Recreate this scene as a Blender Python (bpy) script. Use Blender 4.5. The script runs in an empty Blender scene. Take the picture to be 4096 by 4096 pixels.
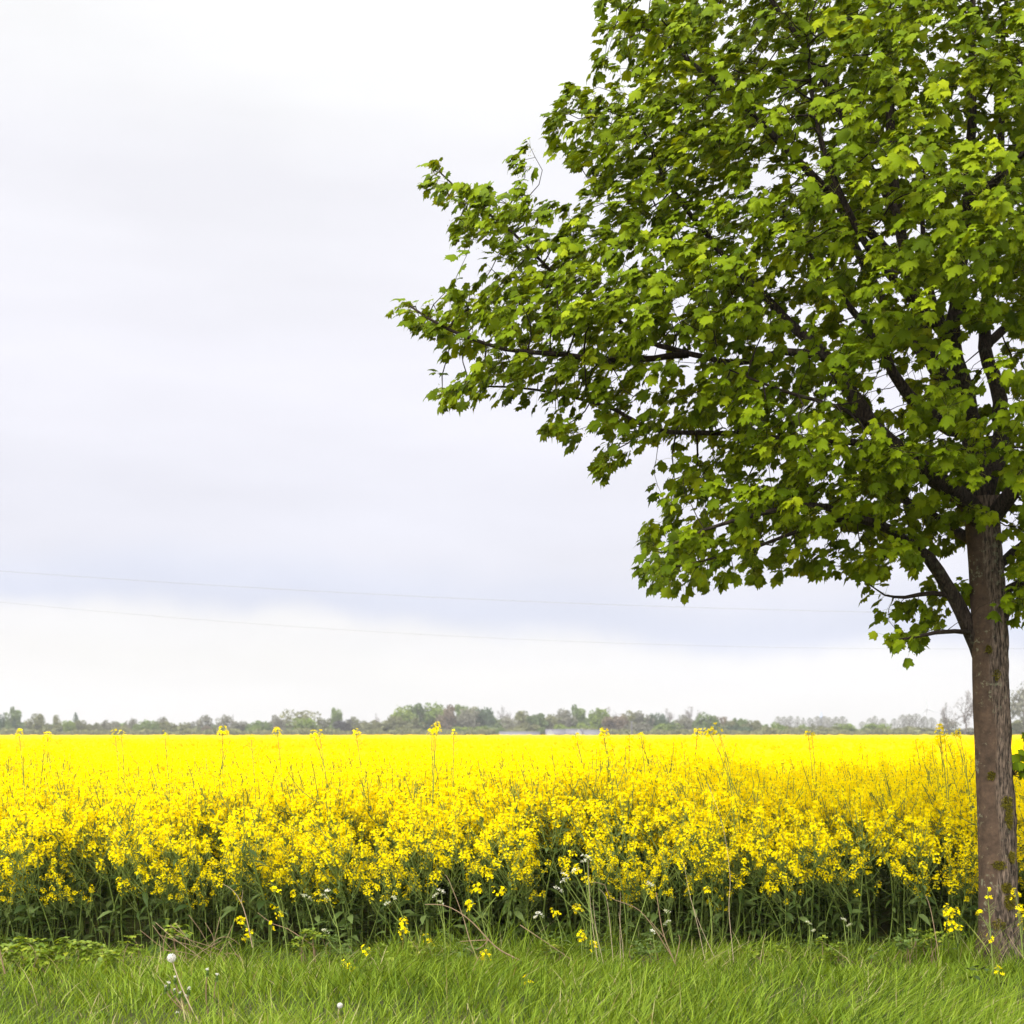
import bpy, math, random
import numpy as np
from mathutils import Vector, Matrix, noise as mnoise

R = math.radians
rng = np.random.default_rng(7)
random.seed(7)
scene = bpy.context.scene
COL = scene.collection

# ------------------------------------------------------------------ camera, sky, sun, exposure
CAM_H = 1.70
FPX = 5885.0            # focal length in pixels of the 4096 px photograph
HORIZON = 2930.0        # row of the horizon in the photograph
cam_data = bpy.data.cameras.new("camera")
cam = bpy.data.objects.new("camera", cam_data)
COL.objects.link(cam)
cam.location = (0, 0, CAM_H)
cam.rotation_euler = (R(90), 0, 0)
cam_data.sensor_width = 36.0
cam_data.lens = 36.0 * FPX / 4096.0
cam_data.shift_y = (HORIZON - 2048) / 4096.0
cam_data.clip_end = 20000
cam_data.dof.use_dof = True
cam_data.dof.focus_distance = 10.9
cam_data.dof.aperture_fstop = 3.4
scene.camera = cam

SUN_DIR = Vector((-0.50, -0.75, 0.95)).normalized()      # towards the sun: behind the camera, high
sun_el = math.asin(SUN_DIR.z)
sun_az = math.atan2(SUN_DIR.x, SUN_DIR.y)
sun_data = bpy.data.lights.new("sun", 'SUN')
sun_data.energy = 2.0
sun_data.angle = R(14)
sun_data.color = (1.0, 0.96, 0.88)
sun = bpy.data.objects.new("sun", sun_data)
COL.objects.link(sun)
sun.rotation_euler = SUN_DIR.to_track_quat('Z', 'Y').to_euler()

world = bpy.data.worlds.new("World")
scene.world = world
world.use_nodes = True


def N(nt, kind, **kw):
    n = nt.nodes.new(kind)
    for k, v in kw.items():
        if k.startswith('i_'):
            n.inputs[k[2:]].default_value = v
        else:
            setattr(n, k, v)
    return n


def build_world():
    nt = world.node_tree
    nt.nodes.clear()
    L = nt.links.new
    out = N(nt, 'ShaderNodeOutputWorld')
    sky = N(nt, 'ShaderNodeTexSky')
    sky.sky_type = 'NISHITA'
    sky.sun_disc = False
    sky.sun_elevation = sun_el
    sky.sun_rotation = sun_az
    b1 = N(nt, 'ShaderNodeBackground')
    b1.inputs['Strength'].default_value = 0.10
    L(sky.outputs[0], b1.inputs['Color'])
    tc = N(nt, 'ShaderNodeTexCoord')
    sep = N(nt, 'ShaderNodeSeparateXYZ')
    L(tc.outputs['Generated'], sep.inputs[0])
    # long flat cloud banks: noise stretched along the horizon
    mp = N(nt, 'ShaderNodeMapping')
    mp.inputs['Scale'].default_value = (1.6, 1.6, 7.0)
    mp.inputs['Rotation'].default_value = (0, R(-4), 0)
    mp.inputs['Location'].default_value = (1.3, 0.2, 0.4)
    L(tc.outputs['Generated'], mp.inputs[0])
    n1 = N(nt, 'ShaderNodeTexNoise')
    n1.inputs['Scale'].default_value = 2.1
    n1.inputs['Detail'].default_value = 4.0
    n1.inputs['Roughness'].default_value = 0.48
    L(mp.outputs[0], n1.inputs['Vector'])
    # elevation with a slow ripple and a tilt so that the cloud base is not a straight line
    n2 = N(nt, 'ShaderNodeTexNoise')
    n2.inputs['Scale'].default_value = 5.5
    n2.inputs['Detail'].default_value = 3.5
    n2.inputs['Roughness'].default_value = 0.55
    L(tc.outputs['Generated'], n2.inputs['Vector'])
    m1 = N(nt, 'ShaderNodeMath', operation='MULTIPLY_ADD')
    L(n2.outputs['Fac'], m1.inputs[0])
    m1.inputs[1].default_value = 0.060
    L(sep.outputs['Z'], m1.inputs[2])
    m2 = N(nt, 'ShaderNodeMath', operation='MULTIPLY_ADD')
    L(sep.outputs['X'], m2.inputs[0])
    m2.inputs[1].default_value = 0.055
    L(m1.outputs[0], m2.inputs[2])
    ramp = N(nt, 'ShaderNodeValToRGB')
    cr = ramp.color_ramp
    cr.interpolation = 'EASE'
    # cloud bank low down, lavender deck above it, and an overcast that brightens towards the zenith (/3: ramp colours stay below 1)
    stops = [(0.0, (0.975, 0.955, 0.945)), (0.062, (0.96, 0.945, 0.935)), (0.088, (0.945, 0.935, 0.945)),
             (0.108, (0.745, 0.775, 0.905)), (0.150, (0.868, 0.868, 0.955)), (0.24, (0.905, 0.898, 0.972)),
             (0.36, (0.93, 0.926, 0.98)), (0.44, (1.01, 1.01, 1.02)), (0.52, (1.10, 1.10, 1.12)), (0.75, (1.4, 1.4, 1.44)), (1.0, (1.5, 1.5, 1.55))]
    stops = [(q, tuple(v / 3 * (0.865 if q < 0.5 else 0.95) for v in c)) for q, c in stops]
    while len(cr.elements) < len(stops):
        cr.elements.new(0.5)
    for e, (p, c) in zip(cr.elements, stops):
        e.position = p
        e.color = (*c, 1)
    L(m2.outputs[0], ramp.inputs[0])
    # streaks lighten and darken the deck a little
    mr = N(nt, 'ShaderNodeMapRange')
    mr.inputs['From Min'].default_value = 0.30
    mr.inputs['From Max'].default_value = 0.70
    mr.inputs['To Min'].default_value = 0.95 * 3
    mr.inputs['To Max'].default_value = 1.055 * 3
    L(n1.outputs['Fac'], mr.inputs['Value'])
    mul = N(nt, 'ShaderNodeVectorMath', operation='SCALE')
    L(ramp.outputs[0], mul.inputs[0])
    L(mr.outputs[0], mul.inputs['Scale'])
    b2 = N(nt, 'ShaderNodeBackground')
    b2.inputs['Strength'].default_value = 1.0
    dot = N(nt, 'ShaderNodeVectorMath', operation='DOT_PRODUCT')
    L(tc.outputs['Generated'], dot.inputs[0])
    dot.inputs[1].default_value = SUN_DIR
    gl = N(nt, 'ShaderNodeMapRange', interpolation_type='SMOOTHSTEP')
    gl.inputs['From Min'].default_value = 0.15
    gl.inputs['From Max'].default_value = 1.0
    gl.inputs['To Min'].default_value = 0.0
    gl.inputs['To Max'].default_value = 2.6
    L(dot.outputs['Value'], gl.inputs['Value'])
    glow = N(nt, 'ShaderNodeVectorMath', operation='SCALE')
    glow.inputs[0].default_value = (1.0, 0.98, 0.93)
    L(gl.outputs[0], glow.inputs['Scale'])
    add = N(nt, 'ShaderNodeVectorMath', operation='ADD')
    L(mul.outputs[0], add.inputs[0])
    L(glow.outputs[0], add.inputs[1])
    L(add.outputs[0], b2.inputs['Color'])
    mix = N(nt, 'ShaderNodeMixShader')
    mix.inputs[0].default_value = 0.96
    L(b1.outputs[0], mix.inputs[1])
    L(b2.outputs[0], mix.inputs[2])
    L(mix.outputs[0], out.inputs[0])


build_world()
scene.view_settings.view_transform = 'Standard'
scene.view_settings.look = 'None'
scene.view_settings.exposure = 0.25
scene.view_settings.gamma = 1.0
scene.view_settings.use_curve_mapping = False
scene.render.engine = 'CYCLES'
scene.cycles.max_bounces = 8
scene.cycles.diffuse_bounces = 4
scene.cycles.transmission_bounces = 5
scene.cycles.use_adaptive_sampling = True


# ------------------------------------------------------------------ helpers
def at(px, py, Y):
    """The point that stands at distance Y and shows at column px, row py of the 4096 px photograph."""
    return np.array([(px - 2048.0) / FPX * Y, Y, CAM_H - (py - HORIZON) / FPX * Y])


class Geo:
    """Collects triangles and quads (with a material slot and a per-face tint) for ONE mesh object."""

    def __init__(self):
        self.V, self.F3, self.F4, self.n = [], [], [], 0
        self.m3, self.m4, self.c3, self.c4 = [], [], [], []

    def add(self, V, F, mat=0, col=0.5):
        V = np.asarray(V, float).reshape(-1, 3)
        F = np.asarray(F, int)
        if len(F) == 0:
            return
        k = F.shape[1]
        self.V.append(V)
        (self.F3 if k == 3 else self.F4).append(F + self.n)
        (self.m3 if k == 3 else self.m4).append(np.full(len(F), mat, int) if np.isscalar(mat) else np.asarray(mat, int))
        (self.c3 if k == 3 else self.c4).append(np.full(len(F), col, float) if np.isscalar(col) else np.asarray(col, float))
        self.n += len(V)

    def tube(self, P, rad, segs=5, mat=0, col=0.5, cap=False):
        V, F = tube(P, rad, segs)
        self.add(V, F, mat, col)
        if cap:
            e = len(P) - 1
            idx = [e * segs + i for i in range(segs)]
            c = len(V)
            self.add(np.vstack([V, np.asarray(P[-1])[None]]), [[idx[i], idx[(i + 1) % segs], c] for i in range(segs)], mat, col)

    def mesh(self, name, mats, smooth=False):
        V = np.vstack(self.V)
        n3 = sum(len(f) for f in self.F3)
        n4 = sum(len(f) for f in self.F4)
        loops = np.concatenate([np.concatenate(self.F3).ravel() if n3 else np.zeros(0, int),
                                np.concatenate(self.F4).ravel() if n4 else np.zeros(0, int)])
        starts = np.concatenate([np.arange(n3) * 3, n3 * 3 + np.arange(n4) * 4])
        me = bpy.data.meshes.new(name)
        me.vertices.add(len(V))
        me.vertices.foreach_set('co', V.astype(np.float32).ravel())
        me.loops.add(len(loops))
        me.loops.foreach_set('vertex_index', loops.astype(np.int32))
        me.polygons.add(n3 + n4)
        me.polygons.foreach_set('loop_start', starts.astype(np.int32))
        mi = np.concatenate(self.m3 + self.m4).astype(np.int32)
        me.polygons.foreach_set('material_index', mi)
        if smooth:
            me.polygons.foreach_set('use_smooth', np.ones(n3 + n4, bool))
        a = me.attributes.new('tint', 'FLOAT', 'FACE')
        a.data.foreach_set('value', np.concatenate(self.c3 + self.c4).astype(np.float32))
        for m in mats:
            me.materials.append(m)
        me.update(calc_edges=True)
        me.validate()
        return me

    def build(self, name, mats, parent=None, smooth=False):
        if not isinstance(mats, (list, tuple)):
            mats = [mats]
        o = bpy.data.objects.new(name, self.mesh(name, mats, smooth))
        COL.objects.link(o)
        if parent is not None:
            o.parent = parent
        return o


def frames(P):
    P = np.asarray(P, float)
    T = np.gradient(P, axis=0)
    T /= np.linalg.norm(T, axis=1)[:, None] + 1e-9
    m = np.abs(T.mean(0))
    ref = np.eye(3)[int(np.argmin(m))]
    A = np.cross(T, ref)
    A /= np.linalg.norm(A, axis=1)[:, None] + 1e-9
    B = np.cross(T, A)
    return T, A, B


def tube(P, rad, segs):
    P = np.asarray(P, float)
    rad = np.broadcast_to(np.asarray(rad, float), (len(P),))
    T, A, B = frames(P)
    a = np.arange(segs) / segs * 2 * math.pi
    V = P[:, None] + rad[:, None, None] * (A[:, None] * np.cos(a)[None, :, None] + B[:, None] * np.sin(a)[None, :, None])
    i = np.arange(len(P) - 1)[:, None] * segs
    j = np.arange(segs)[None]
    jn = (j + 1) % segs
    F = np.stack([i + j, i + jn, i + segs + jn, i + segs + j], -1).reshape(-1, 4)
    return V.reshape(-1, 3), F


def unit(v):
    v = np.asarray(v, float)
    return v / (np.linalg.norm(v, axis=-1, keepdims=True) + 1e-9)


def curve(p0, p1, bend, n=8):
    """A bent line from p0 to p1, pushed sideways by the vector bend at its middle."""
    t = np.linspace(0, 1, n)[:, None]
    return np.asarray(p0) * (1 - t) + np.asarray(p1) * t + np.asarray(bend) * (4 * t * (1 - t))


class Wave:
    """Cheap smooth noise: a sum of sines with random directions."""

    def __init__(self, seed, freq, n=7):
        r = np.random.default_rng(seed)
        a = r.uniform(0, 2 * math.pi, n)
        f = freq * r.uniform(0.5, 1.6, n)
        self.k = np.stack([np.cos(a) * f, np.sin(a) * f], 1)
        self.p = r.uniform(0, 2 * math.pi, n)

    def __call__(self, x, y):
        x, y = np.asarray(x, float), np.asarray(y, float)
        s = sum(np.sin(k[0] * x + k[1] * y + p) for k, p in zip(self.k, self.p))
        return s / math.sqrt(len(self.p))


def tag(o, label=None, cat=None, group=None, kind=None):
    for k, v in (('label', label), ('category', cat), ('group', group), ('kind', kind)):
        if v:
            o[k] = v
    return o


def thing(name, loc, label, cat, group=None, rotz=0.0):
    o = bpy.data.objects.new(name, None)
    COL.objects.link(o)
    o.location = [float(v) for v in loc]
    o.rotation_euler = (0, 0, rotz)
    o.empty_display_size = 0.1
    return tag(o, label, cat, group)


def copy_thing(root, loc, scale=None, rotz=0.0, label=None, group=None):
    r = root.copy()
    COL.objects.link(r)
    r.location = [float(v) for v in loc]
    r.rotation_euler = (0, 0, rotz)
    if scale is not None:
        r.scale = scale
    if label:
        r['label'] = label
    if group:
        r['group'] = group
    for ch in list(root.children):
        c = ch.copy()
        COL.objects.link(c)
        c.parent = r
        for g in list(ch.children):
            d = g.copy()
            COL.objects.link(d)
            d.parent = c
    return r


# ------------------------------------------------------------------ materials
def new_mat(name):
    m = bpy.data.materials.new(name)
    m.use_nodes = True
    m.node_tree.nodes.clear()
    return m, m.node_tree, m.node_tree.links.new


def tinted(nt, L, ramp_cols, noise_scale=0.0, noise_amt=0.0, per_object=False):
    """Colour socket: a ramp read at the per-face tint (each leaf or petal has its own)."""
    at_ = N(nt, 'ShaderNodeAttribute', attribute_name='tint')
    fac = at_.outputs['Fac']
    if per_object:
        oi = N(nt, 'ShaderNodeObjectInfo')
        mm = N(nt, 'ShaderNodeMath', operation='MULTIPLY_ADD')
        L(oi.outputs['Random'], mm.inputs[0])
        mm.inputs[1].default_value = 0.4
        ad = N(nt, 'ShaderNodeMath', operation='SUBTRACT')
        L(fac, ad.inputs[0])
        ad.inputs[1].default_value = 0.2
        L(ad.outputs[0], mm.inputs[2])
        fac = mm.outputs[0]
    if noise_amt:
        nz = N(nt, 'ShaderNodeTexNoise')
        nz.inputs['Scale'].default_value = noise_scale
        nz.inputs['Detail'].default_value = 3
        g = N(nt, 'ShaderNodeNewGeometry')
        L(g.outputs['Position'], nz.inputs['Vector'])
        m1 = N(nt, 'ShaderNodeMath', operation='SUBTRACT')
        L(nz.outputs['Fac'], m1.inputs[0])
        m1.inputs[1].default_value = 0.5
        m2 = N(nt, 'ShaderNodeMath', operation='MULTIPLY_ADD')
        L(m1.outputs[0], m2.inputs[0])
        m2.inputs[1].default_value = noise_amt
        L(fac, m2.inputs[2])
        fac = m2.outputs[0]
    rp = N(nt, 'ShaderNodeValToRGB')
    els = rp.color_ramp.elements
    while len(els) < len(ramp_cols):
        els.new(0.5)
    for e, (p, c) in zip(els, ramp_cols):
        e.position = p
        e.color = (*c, 1)
    L(fac, rp.inputs[0])
    return rp.outputs[0]


def leafy(name, cols, trans=0.35, tcol=(1.25, 1.15, 0.5), rough=0.5, spec=0.35, noise_scale=0, noise_amt=0, per_object=False):
    """Thin living tissue: reflects and also lets light through."""
    m, nt, L = new_mat(name)
    c = tinted(nt, L, cols, noise_scale, noise_amt, per_object)
    p = N(nt, 'ShaderNodeBsdfPrincipled')
    p.inputs['Roughness'].default_value = rough
    p.inputs['Specular IOR Level'].default_value = spec
    L(c, p.inputs['Base Color'])
    t = N(nt, 'ShaderNodeBsdfTranslucent')
    mu = N(nt, 'ShaderNodeVectorMath', operation='MULTIPLY')
    mu.inputs[1].default_value = tcol
    L(c, mu.inputs[0])
    L(mu.outputs[0], t.inputs['Color'])
    mx = N(nt, 'ShaderNodeMixShader')
    mx.inputs[0].default_value = trans
    L(p.outputs[0], mx.inputs[1])
    L(t.outputs[0], mx.inputs[2])
    o = N(nt, 'ShaderNodeOutputMaterial')
    L(mx.outputs[0], o.inputs['Surface'])
    return m


def solid(name, cols, rough=0.8, spec=0.2, noise_scale=6.0, noise_amt=0.5, bump=0.0, bump_scale=40.0):
    m, nt, L = new_mat(name)
    c = tinted(nt, L, cols, noise_scale, noise_amt)
    p = N(nt, 'ShaderNodeBsdfPrincipled')
    p.inputs['Roughness'].default_value = rough
    p.inputs['Specular IOR Level'].default_value = spec
    L(c, p.inputs['Base Color'])
    if bump:
        nz = N(nt, 'ShaderNodeTexNoise')
        nz.inputs['Scale'].default_value = bump_scale
        g = N(nt, 'ShaderNodeNewGeometry')
        L(g.outputs['Position'], nz.inputs['Vector'])
        b = N(nt, 'ShaderNodeBump')
        b.inputs['Strength'].default_value = bump
        L(nz.outputs['Fac'], b.inputs['Height'])
        L(b.outputs[0], p.inputs['Normal'])
    o = N(nt, 'ShaderNodeOutputMaterial')
    L(p.outputs[0], o.inputs['Surface'])
    return m


M_leaf = leafy('maple_leaf', [(0.0, (0.045, 0.076, 0.001)), (0.5, (0.112, 0.166, 0.002)), (0.85, (0.19, 0.25, 0.004)), (1.0, (0.26, 0.31, 0.006))], trans=0.22, tcol=(1.6, 1.35, 0.45), rough=0.6, spec=0.06, noise_scale=0.9, noise_amt=0.35)
M_blossom = leafy('maple_blossom', [(0.0, (0.20, 0.24, 0.02)), (1.0, (0.36, 0.36, 0.04))], trans=0.35)
M_petal = leafy('rape_petal', [(0.0, (0.88, 0.66, 0.001)), (0.5, (0.92, 0.775, 0.001)), (1.0, (0.94, 0.84, 0.003))], trans=0.38, tcol=(1.06, 1.0, 0.6), rough=0.7, spec=0.05)
M_petal_far = leafy('rape_petal_distant', [(0.0, (0.74, 0.47, 0.001)), (0.5, (0.80, 0.56, 0.001)), (1.0, (0.86, 0.62, 0.002))], trans=0.3, tcol=(1.06, 1.0, 0.6), rough=0.7, spec=0.05)
M_stem = solid('rape_stem', [(0.0, (0.080, 0.120, 0.018)), (1.0, (0.20, 0.255, 0.055))], rough=0.6, noise_amt=0.3)
M_rleaf = leafy('rape_leaf', [(0.0, (0.026, 0.048, 0.008)), (0.6, (0.052, 0.086, 0.016)), (1.0, (0.105, 0.145, 0.042))], trans=0.22, rough=0.5, spec=0.16)
M_grass = leafy('grass_blade', [(0.0, (0.030, 0.060, 0.004)), (0.45, (0.145, 0.228, 0.014)), (0.80, (0.255, 0.345, 0.030)), (0.92, (0.27, 0.34, 0.07)), (1.0, (0.38, 0.33, 0.17))], trans=0.35, tcol=(1.3, 1.15, 0.4), rough=0.55, spec=0.12)
M_bramble = leafy('bramble_leaf', [(0.0, (0.085, 0.150, 0.010)), (0.6, (0.18, 0.25, 0.014)), (1.0, (0.30, 0.33, 0.02))], trans=0.3, rough=0.45, spec=0.4)
M_weed = leafy('weed_leaf', [(0.0, (0.060, 0.110, 0.014)), (1.0, (0.13, 0.19, 0.04))], trans=0.28)
M_dry = solid('dry_stalk', [(0.0, (0.16, 0.10, 0.055)), (0.5, (0.30, 0.21, 0.13)), (1.0, (0.50, 0.42, 0.28))], rough=0.8, noise_amt=0.2)
M_umbel = leafy('umbel_white', [(0.0, (0.40, 0.42, 0.24)), (0.6, (0.66, 0.66, 0.55)), (1.0, (0.80, 0.80, 0.76))], trans=0.25)
M_clock = leafy('seed_down', [(0.0, (0.66, 0.62, 0.56)), (1.0, (0.85, 0.83, 0.80))], trans=0.4, tcol=(1, 1, 1))
M_moss = leafy('moss', [(0.0, (0.060, 0.055, 0.008)), (0.6, (0.16, 0.14, 0.016)), (1.0, (0.30, 0.26, 0.03))], trans=0.2, rough=0.8, spec=0.1)
M_cable = solid('cable', [(0, (0.22, 0.22, 0.24)), (1, (0.27, 0.27, 0.29))], noise_amt=0.1)
M_paint = solid('white_paint', [(0, (0.26, 0.26, 0.26)), (1, (0.34, 0.34, 0.33))], noise_amt=0.3, noise_scale=0.5)
M_roof = solid('roof_sheet', [(0, (0.13, 0.125, 0.14)), (1, (0.20, 0.19, 0.21))], noise_amt=0.5, noise_scale=0.4, rough=1.0, spec=0.0)
M_paleroof = solid('pale_roof_sheet', [(0, (0.13, 0.128, 0.14)), (1, (0.18, 0.178, 0.19))], noise_amt=0.4, noise_scale=0.4, rough=1.0, spec=0.0)
M_wall = solid('render_wall', [(0, (0.12, 0.118, 0.12)), (1, (0.17, 0.165, 0.165))], noise_amt=0.4, noise_scale=0.6, rough=1.0, spec=0.0)
M_timber = solid('dark_timber', [(0, (0.12, 0.10, 0.085)), (1, (0.20, 0.17, 0.15))], noise_amt=0.4, noise_scale=0.6, rough=1.0, spec=0.0)
M_dark = solid('dark_opening', [(0, (0.03, 0.03, 0.035)), (1, (0.05, 0.05, 0.06))], rough=0.3, spec=0.5, noise_amt=0.1)


def bark_material(name, dim):
    m, nt, L = new_mat(name)
    g = N(nt, 'ShaderNodeNewGeometry')
    at_ = N(nt, 'ShaderNodeAttribute', attribute_name='tint')      # 0 = smooth bark, 1 = furrowed bark
    mp = N(nt, 'ShaderNodeMapping')
    mp.inputs['Scale'].default_value = (1, 1, 0.2)
    L(g.outputs['Position'], mp.inputs[0])
    fur = N(nt, 'ShaderNodeTexNoise')
    fur.inputs['Scale'].default_value = 70
    fur.inputs['Detail'].default_value = 5
    fur.inputs['Roughness'].default_value = 0.65
    L(mp.outputs[0], fur.inputs['Vector'])
    fr = N(nt, 'ShaderNodeValToRGB')
    fr.color_ramp.elements[0].position = 0.40
    fr.color_ramp.elements[0].color = (0.028, 0.022, 0.017, 1)
    fr.color_ramp.elements[1].position = 0.62
    fr.color_ramp.elements[1].color = (0.198, 0.145, 0.108, 1)
    L(fur.outputs['Fac'], fr.inputs[0])
    sm = N(nt, 'ShaderNodeTexNoise')
    sm.inputs['Scale'].default_value = 14
    sm.inputs['Detail'].default_value = 7
    sm.inputs['Roughness'].default_value = 0.7
    L(g.outputs['Position'], sm.inputs['Vector'])
    sr = N(nt, 'ShaderNodeValToRGB')
    sr.color_ramp.elements[0].position = 0.25
    sr.color_ramp.elements[0].color = (0.026, 0.019, 0.014, 1)
    sr.color_ramp.elements[1].position = 0.75
    sr.color_ramp.elements[1].color = (0.104, 0.067, 0.045, 1)
    L(sm.outputs['Fac'], sr.inputs[0])
    mx = N(nt, 'ShaderNodeMix', data_type='RGBA')
    L(at_.outputs['Fac'], mx.inputs[0])
    L(sr.outputs[0], mx.inputs[6])
    L(fr.outputs[0], mx.inputs[7])
    # grey-green lichen flecks
    li = N(nt, 'ShaderNodeTexNoise')
    li.inputs['Scale'].default_value = 26
    li.inputs['Detail'].default_value = 6
    li.inputs['Roughness'].default_value = 0.7
    L(g.outputs['Position'], li.inputs['Vector'])
    big = N(nt, 'ShaderNodeTexNoise')
    big.inputs['Scale'].default_value = 2.6
    L(g.outputs['Position'], big.inputs['Vector'])
    ad = N(nt, 'ShaderNodeMath', operation='MULTIPLY_ADD')
    L(big.outputs['Fac'], ad.inputs[0])
    ad.inputs[1].default_value = 0.55
    L(li.outputs['Fac'], ad.inputs[2])
    lr = N(nt, 'ShaderNodeMapRange')
    lr.inputs['From Min'].default_value = 0.86
    lr.inputs['From Max'].default_value = 0.93
    L(ad.outputs[0], lr.inputs['Value'])
    ls = N(nt, 'ShaderNodeMath', operation='MULTIPLY')
    L(lr.outputs[0], ls.inputs[0])
    ls.inputs[1].default_value = 0.65
    mx2 = N(nt, 'ShaderNodeMix', data_type='RGBA')
    L(ls.outputs[0], mx2.inputs[0])
    L(mx.outputs[2], mx2.inputs[6])
    mx2.inputs[7].default_value = (0.20, 0.20, 0.13, 1)
    p = N(nt, 'ShaderNodeBsdfPrincipled')
    p.inputs['Roughness'].default_value = 0.9
    p.inputs['Specular IOR Level'].default_value = 0.15
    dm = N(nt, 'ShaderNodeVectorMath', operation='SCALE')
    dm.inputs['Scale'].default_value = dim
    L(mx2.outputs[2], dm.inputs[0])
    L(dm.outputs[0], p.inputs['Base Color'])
    b = N(nt, 'ShaderNodeBump')
    b.inputs['Distance'].default_value = 0.02
    L(at_.outputs['Fac'], b.inputs['Strength'])
    L(fur.outputs['Fac'], b.inputs['Height'])
    L(b.outputs[0], p.inputs['Normal'])
    o = N(nt, 'ShaderNodeOutputMaterial')
    L(p.outputs[0], o.inputs['Surface'])
    return m


M_bark = bark_material('maple_bark', 1.0)
M_limb_shaded = bark_material('maple_limb_bark_shaded', 0.32)      # limbs and twigs: shade inside the crown put into a darker bark colour


def ground_material():
    m, nt, L = new_mat('soil_and_turf')
    g = N(nt, 'ShaderNodeNewGeometry')
    a = N(nt, 'ShaderNodeTexNoise')
    a.inputs['Scale'].default_value = 7
    a.inputs['Detail'].default_value = 8
    a.inputs['Roughness'].default_value = 0.7
    L(g.outputs['Position'], a.inputs['Vector'])
    r = N(nt, 'ShaderNodeValToRGB')
    r.color_ramp.elements[0].position = 0.35
    r.color_ramp.elements[0].color = (0.045, 0.036, 0.022, 1)
    r.color_ramp.elements[1].position = 0.65
    r.color_ramp.elements[1].color = (0.060, 0.085, 0.016, 1)
    L(a.outputs['Fac'], r.inputs[0])
    p = N(nt, 'ShaderNodeBsdfPrincipled')
    p.inputs['Roughness'].default_value = 1.0
    p.inputs['Specular IOR Level'].default_value = 0.1
    L(r.outputs[0], p.inputs['Base Color'])
    b = N(nt, 'ShaderNodeBump')
    b.inputs['Strength'].default_value = 0.6
    b.inputs['Distance'].default_value = 0.05
    L(a.outputs['Fac'], b.inputs['Height'])
    L(b.outputs[0], p.inputs['Normal'])
    o = N(nt, 'ShaderNodeOutputMaterial')
    L(p.outputs[0], o.inputs['Surface'])
    return m


# ------------------------------------------------------------------ the ground, one sheet to the horizon
g = Geo()
xs = np.concatenate([[-9000, -3000, -900, -250, -60], np.linspace(-14, 14, 57), [60, 250, 900, 3000, 9000]])
ys = np.concatenate([[-300, -60, -10], np.linspace(0, 16, 41), [30, 60, 120, 300, 900, 3000, 12000]])
gw = Wave(11, 1.1)
GX, GY = np.meshgrid(xs, ys)
near = (np.abs(GX) < 15) & (GY >= 0) & (GY < 16.5)


def ground_z(x, y):
    f = np.clip((10.9 - np.asarray(y, float)) / 2.0, 0, 1)
    return 0.018 * gw(x, y) * f


GZ = np.where(near, ground_z(GX, GY), 0.0)
nx, ny = len(xs), len(ys)
ii = (np.arange(ny - 1)[:, None] * nx + np.arange(nx - 1)[None]).ravel()
g.add(np.stack([GX, GY, GZ], -1).reshape(-1, 3), np.stack([ii, ii + 1, ii + nx + 1, ii + nx], 1))
tag(g.build('ground', ground_material(), smooth=True), kind='structure')

# ------------------------------------------------------------------ the maple
Y0 = 10.8
S_PX = Y0 / FPX          # metres per photograph pixel at the tree
tree_base = at(4000, HORIZON + CAM_H / S_PX, Y0)
tree_base[2] = 0.0
maple = thing('maple_tree', tree_base, 'leafy green maple with a mossy grey-brown trunk standing at the edge of the yellow field', 'tree')
TB = tree_base


def limb_pts(pts, y_base=Y0):
    return np.array([at(p[0], p[1], y_base + (p[2] if len(p) > 2 else 0.0)) for p in pts])


def resample(P, rad, step):
    P = np.asarray(P, float)
    # smooth through the points with a Catmull-Rom spline
    Q = np.vstack([2 * P[0] - P[1], P, 2 * P[-1] - P[-2]])
    out, rr = [], []
    for i in range(1, len(Q) - 2):
        p0, p1, p2, p3 = Q[i - 1], Q[i], Q[i + 1], Q[i + 2]
        n = max(2, int(np.linalg.norm(p2 - p1) / step))
        for t in np.arange(n) / n:
            out.append(0.5 * ((2 * p1) + (p2 - p0) * t + (2 * p0 - 5 * p1 + 4 * p2 - p3) * t * t + (3 * p1 - p0 - 3 * p2 + p3) * t ** 3))
            rr.append(rad[i - 1] * (1 - t) + rad[i] * t)
    out.append(P[-1])
    rr.append(rad[-1])
    return np.array(out), np.array(rr)


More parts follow.
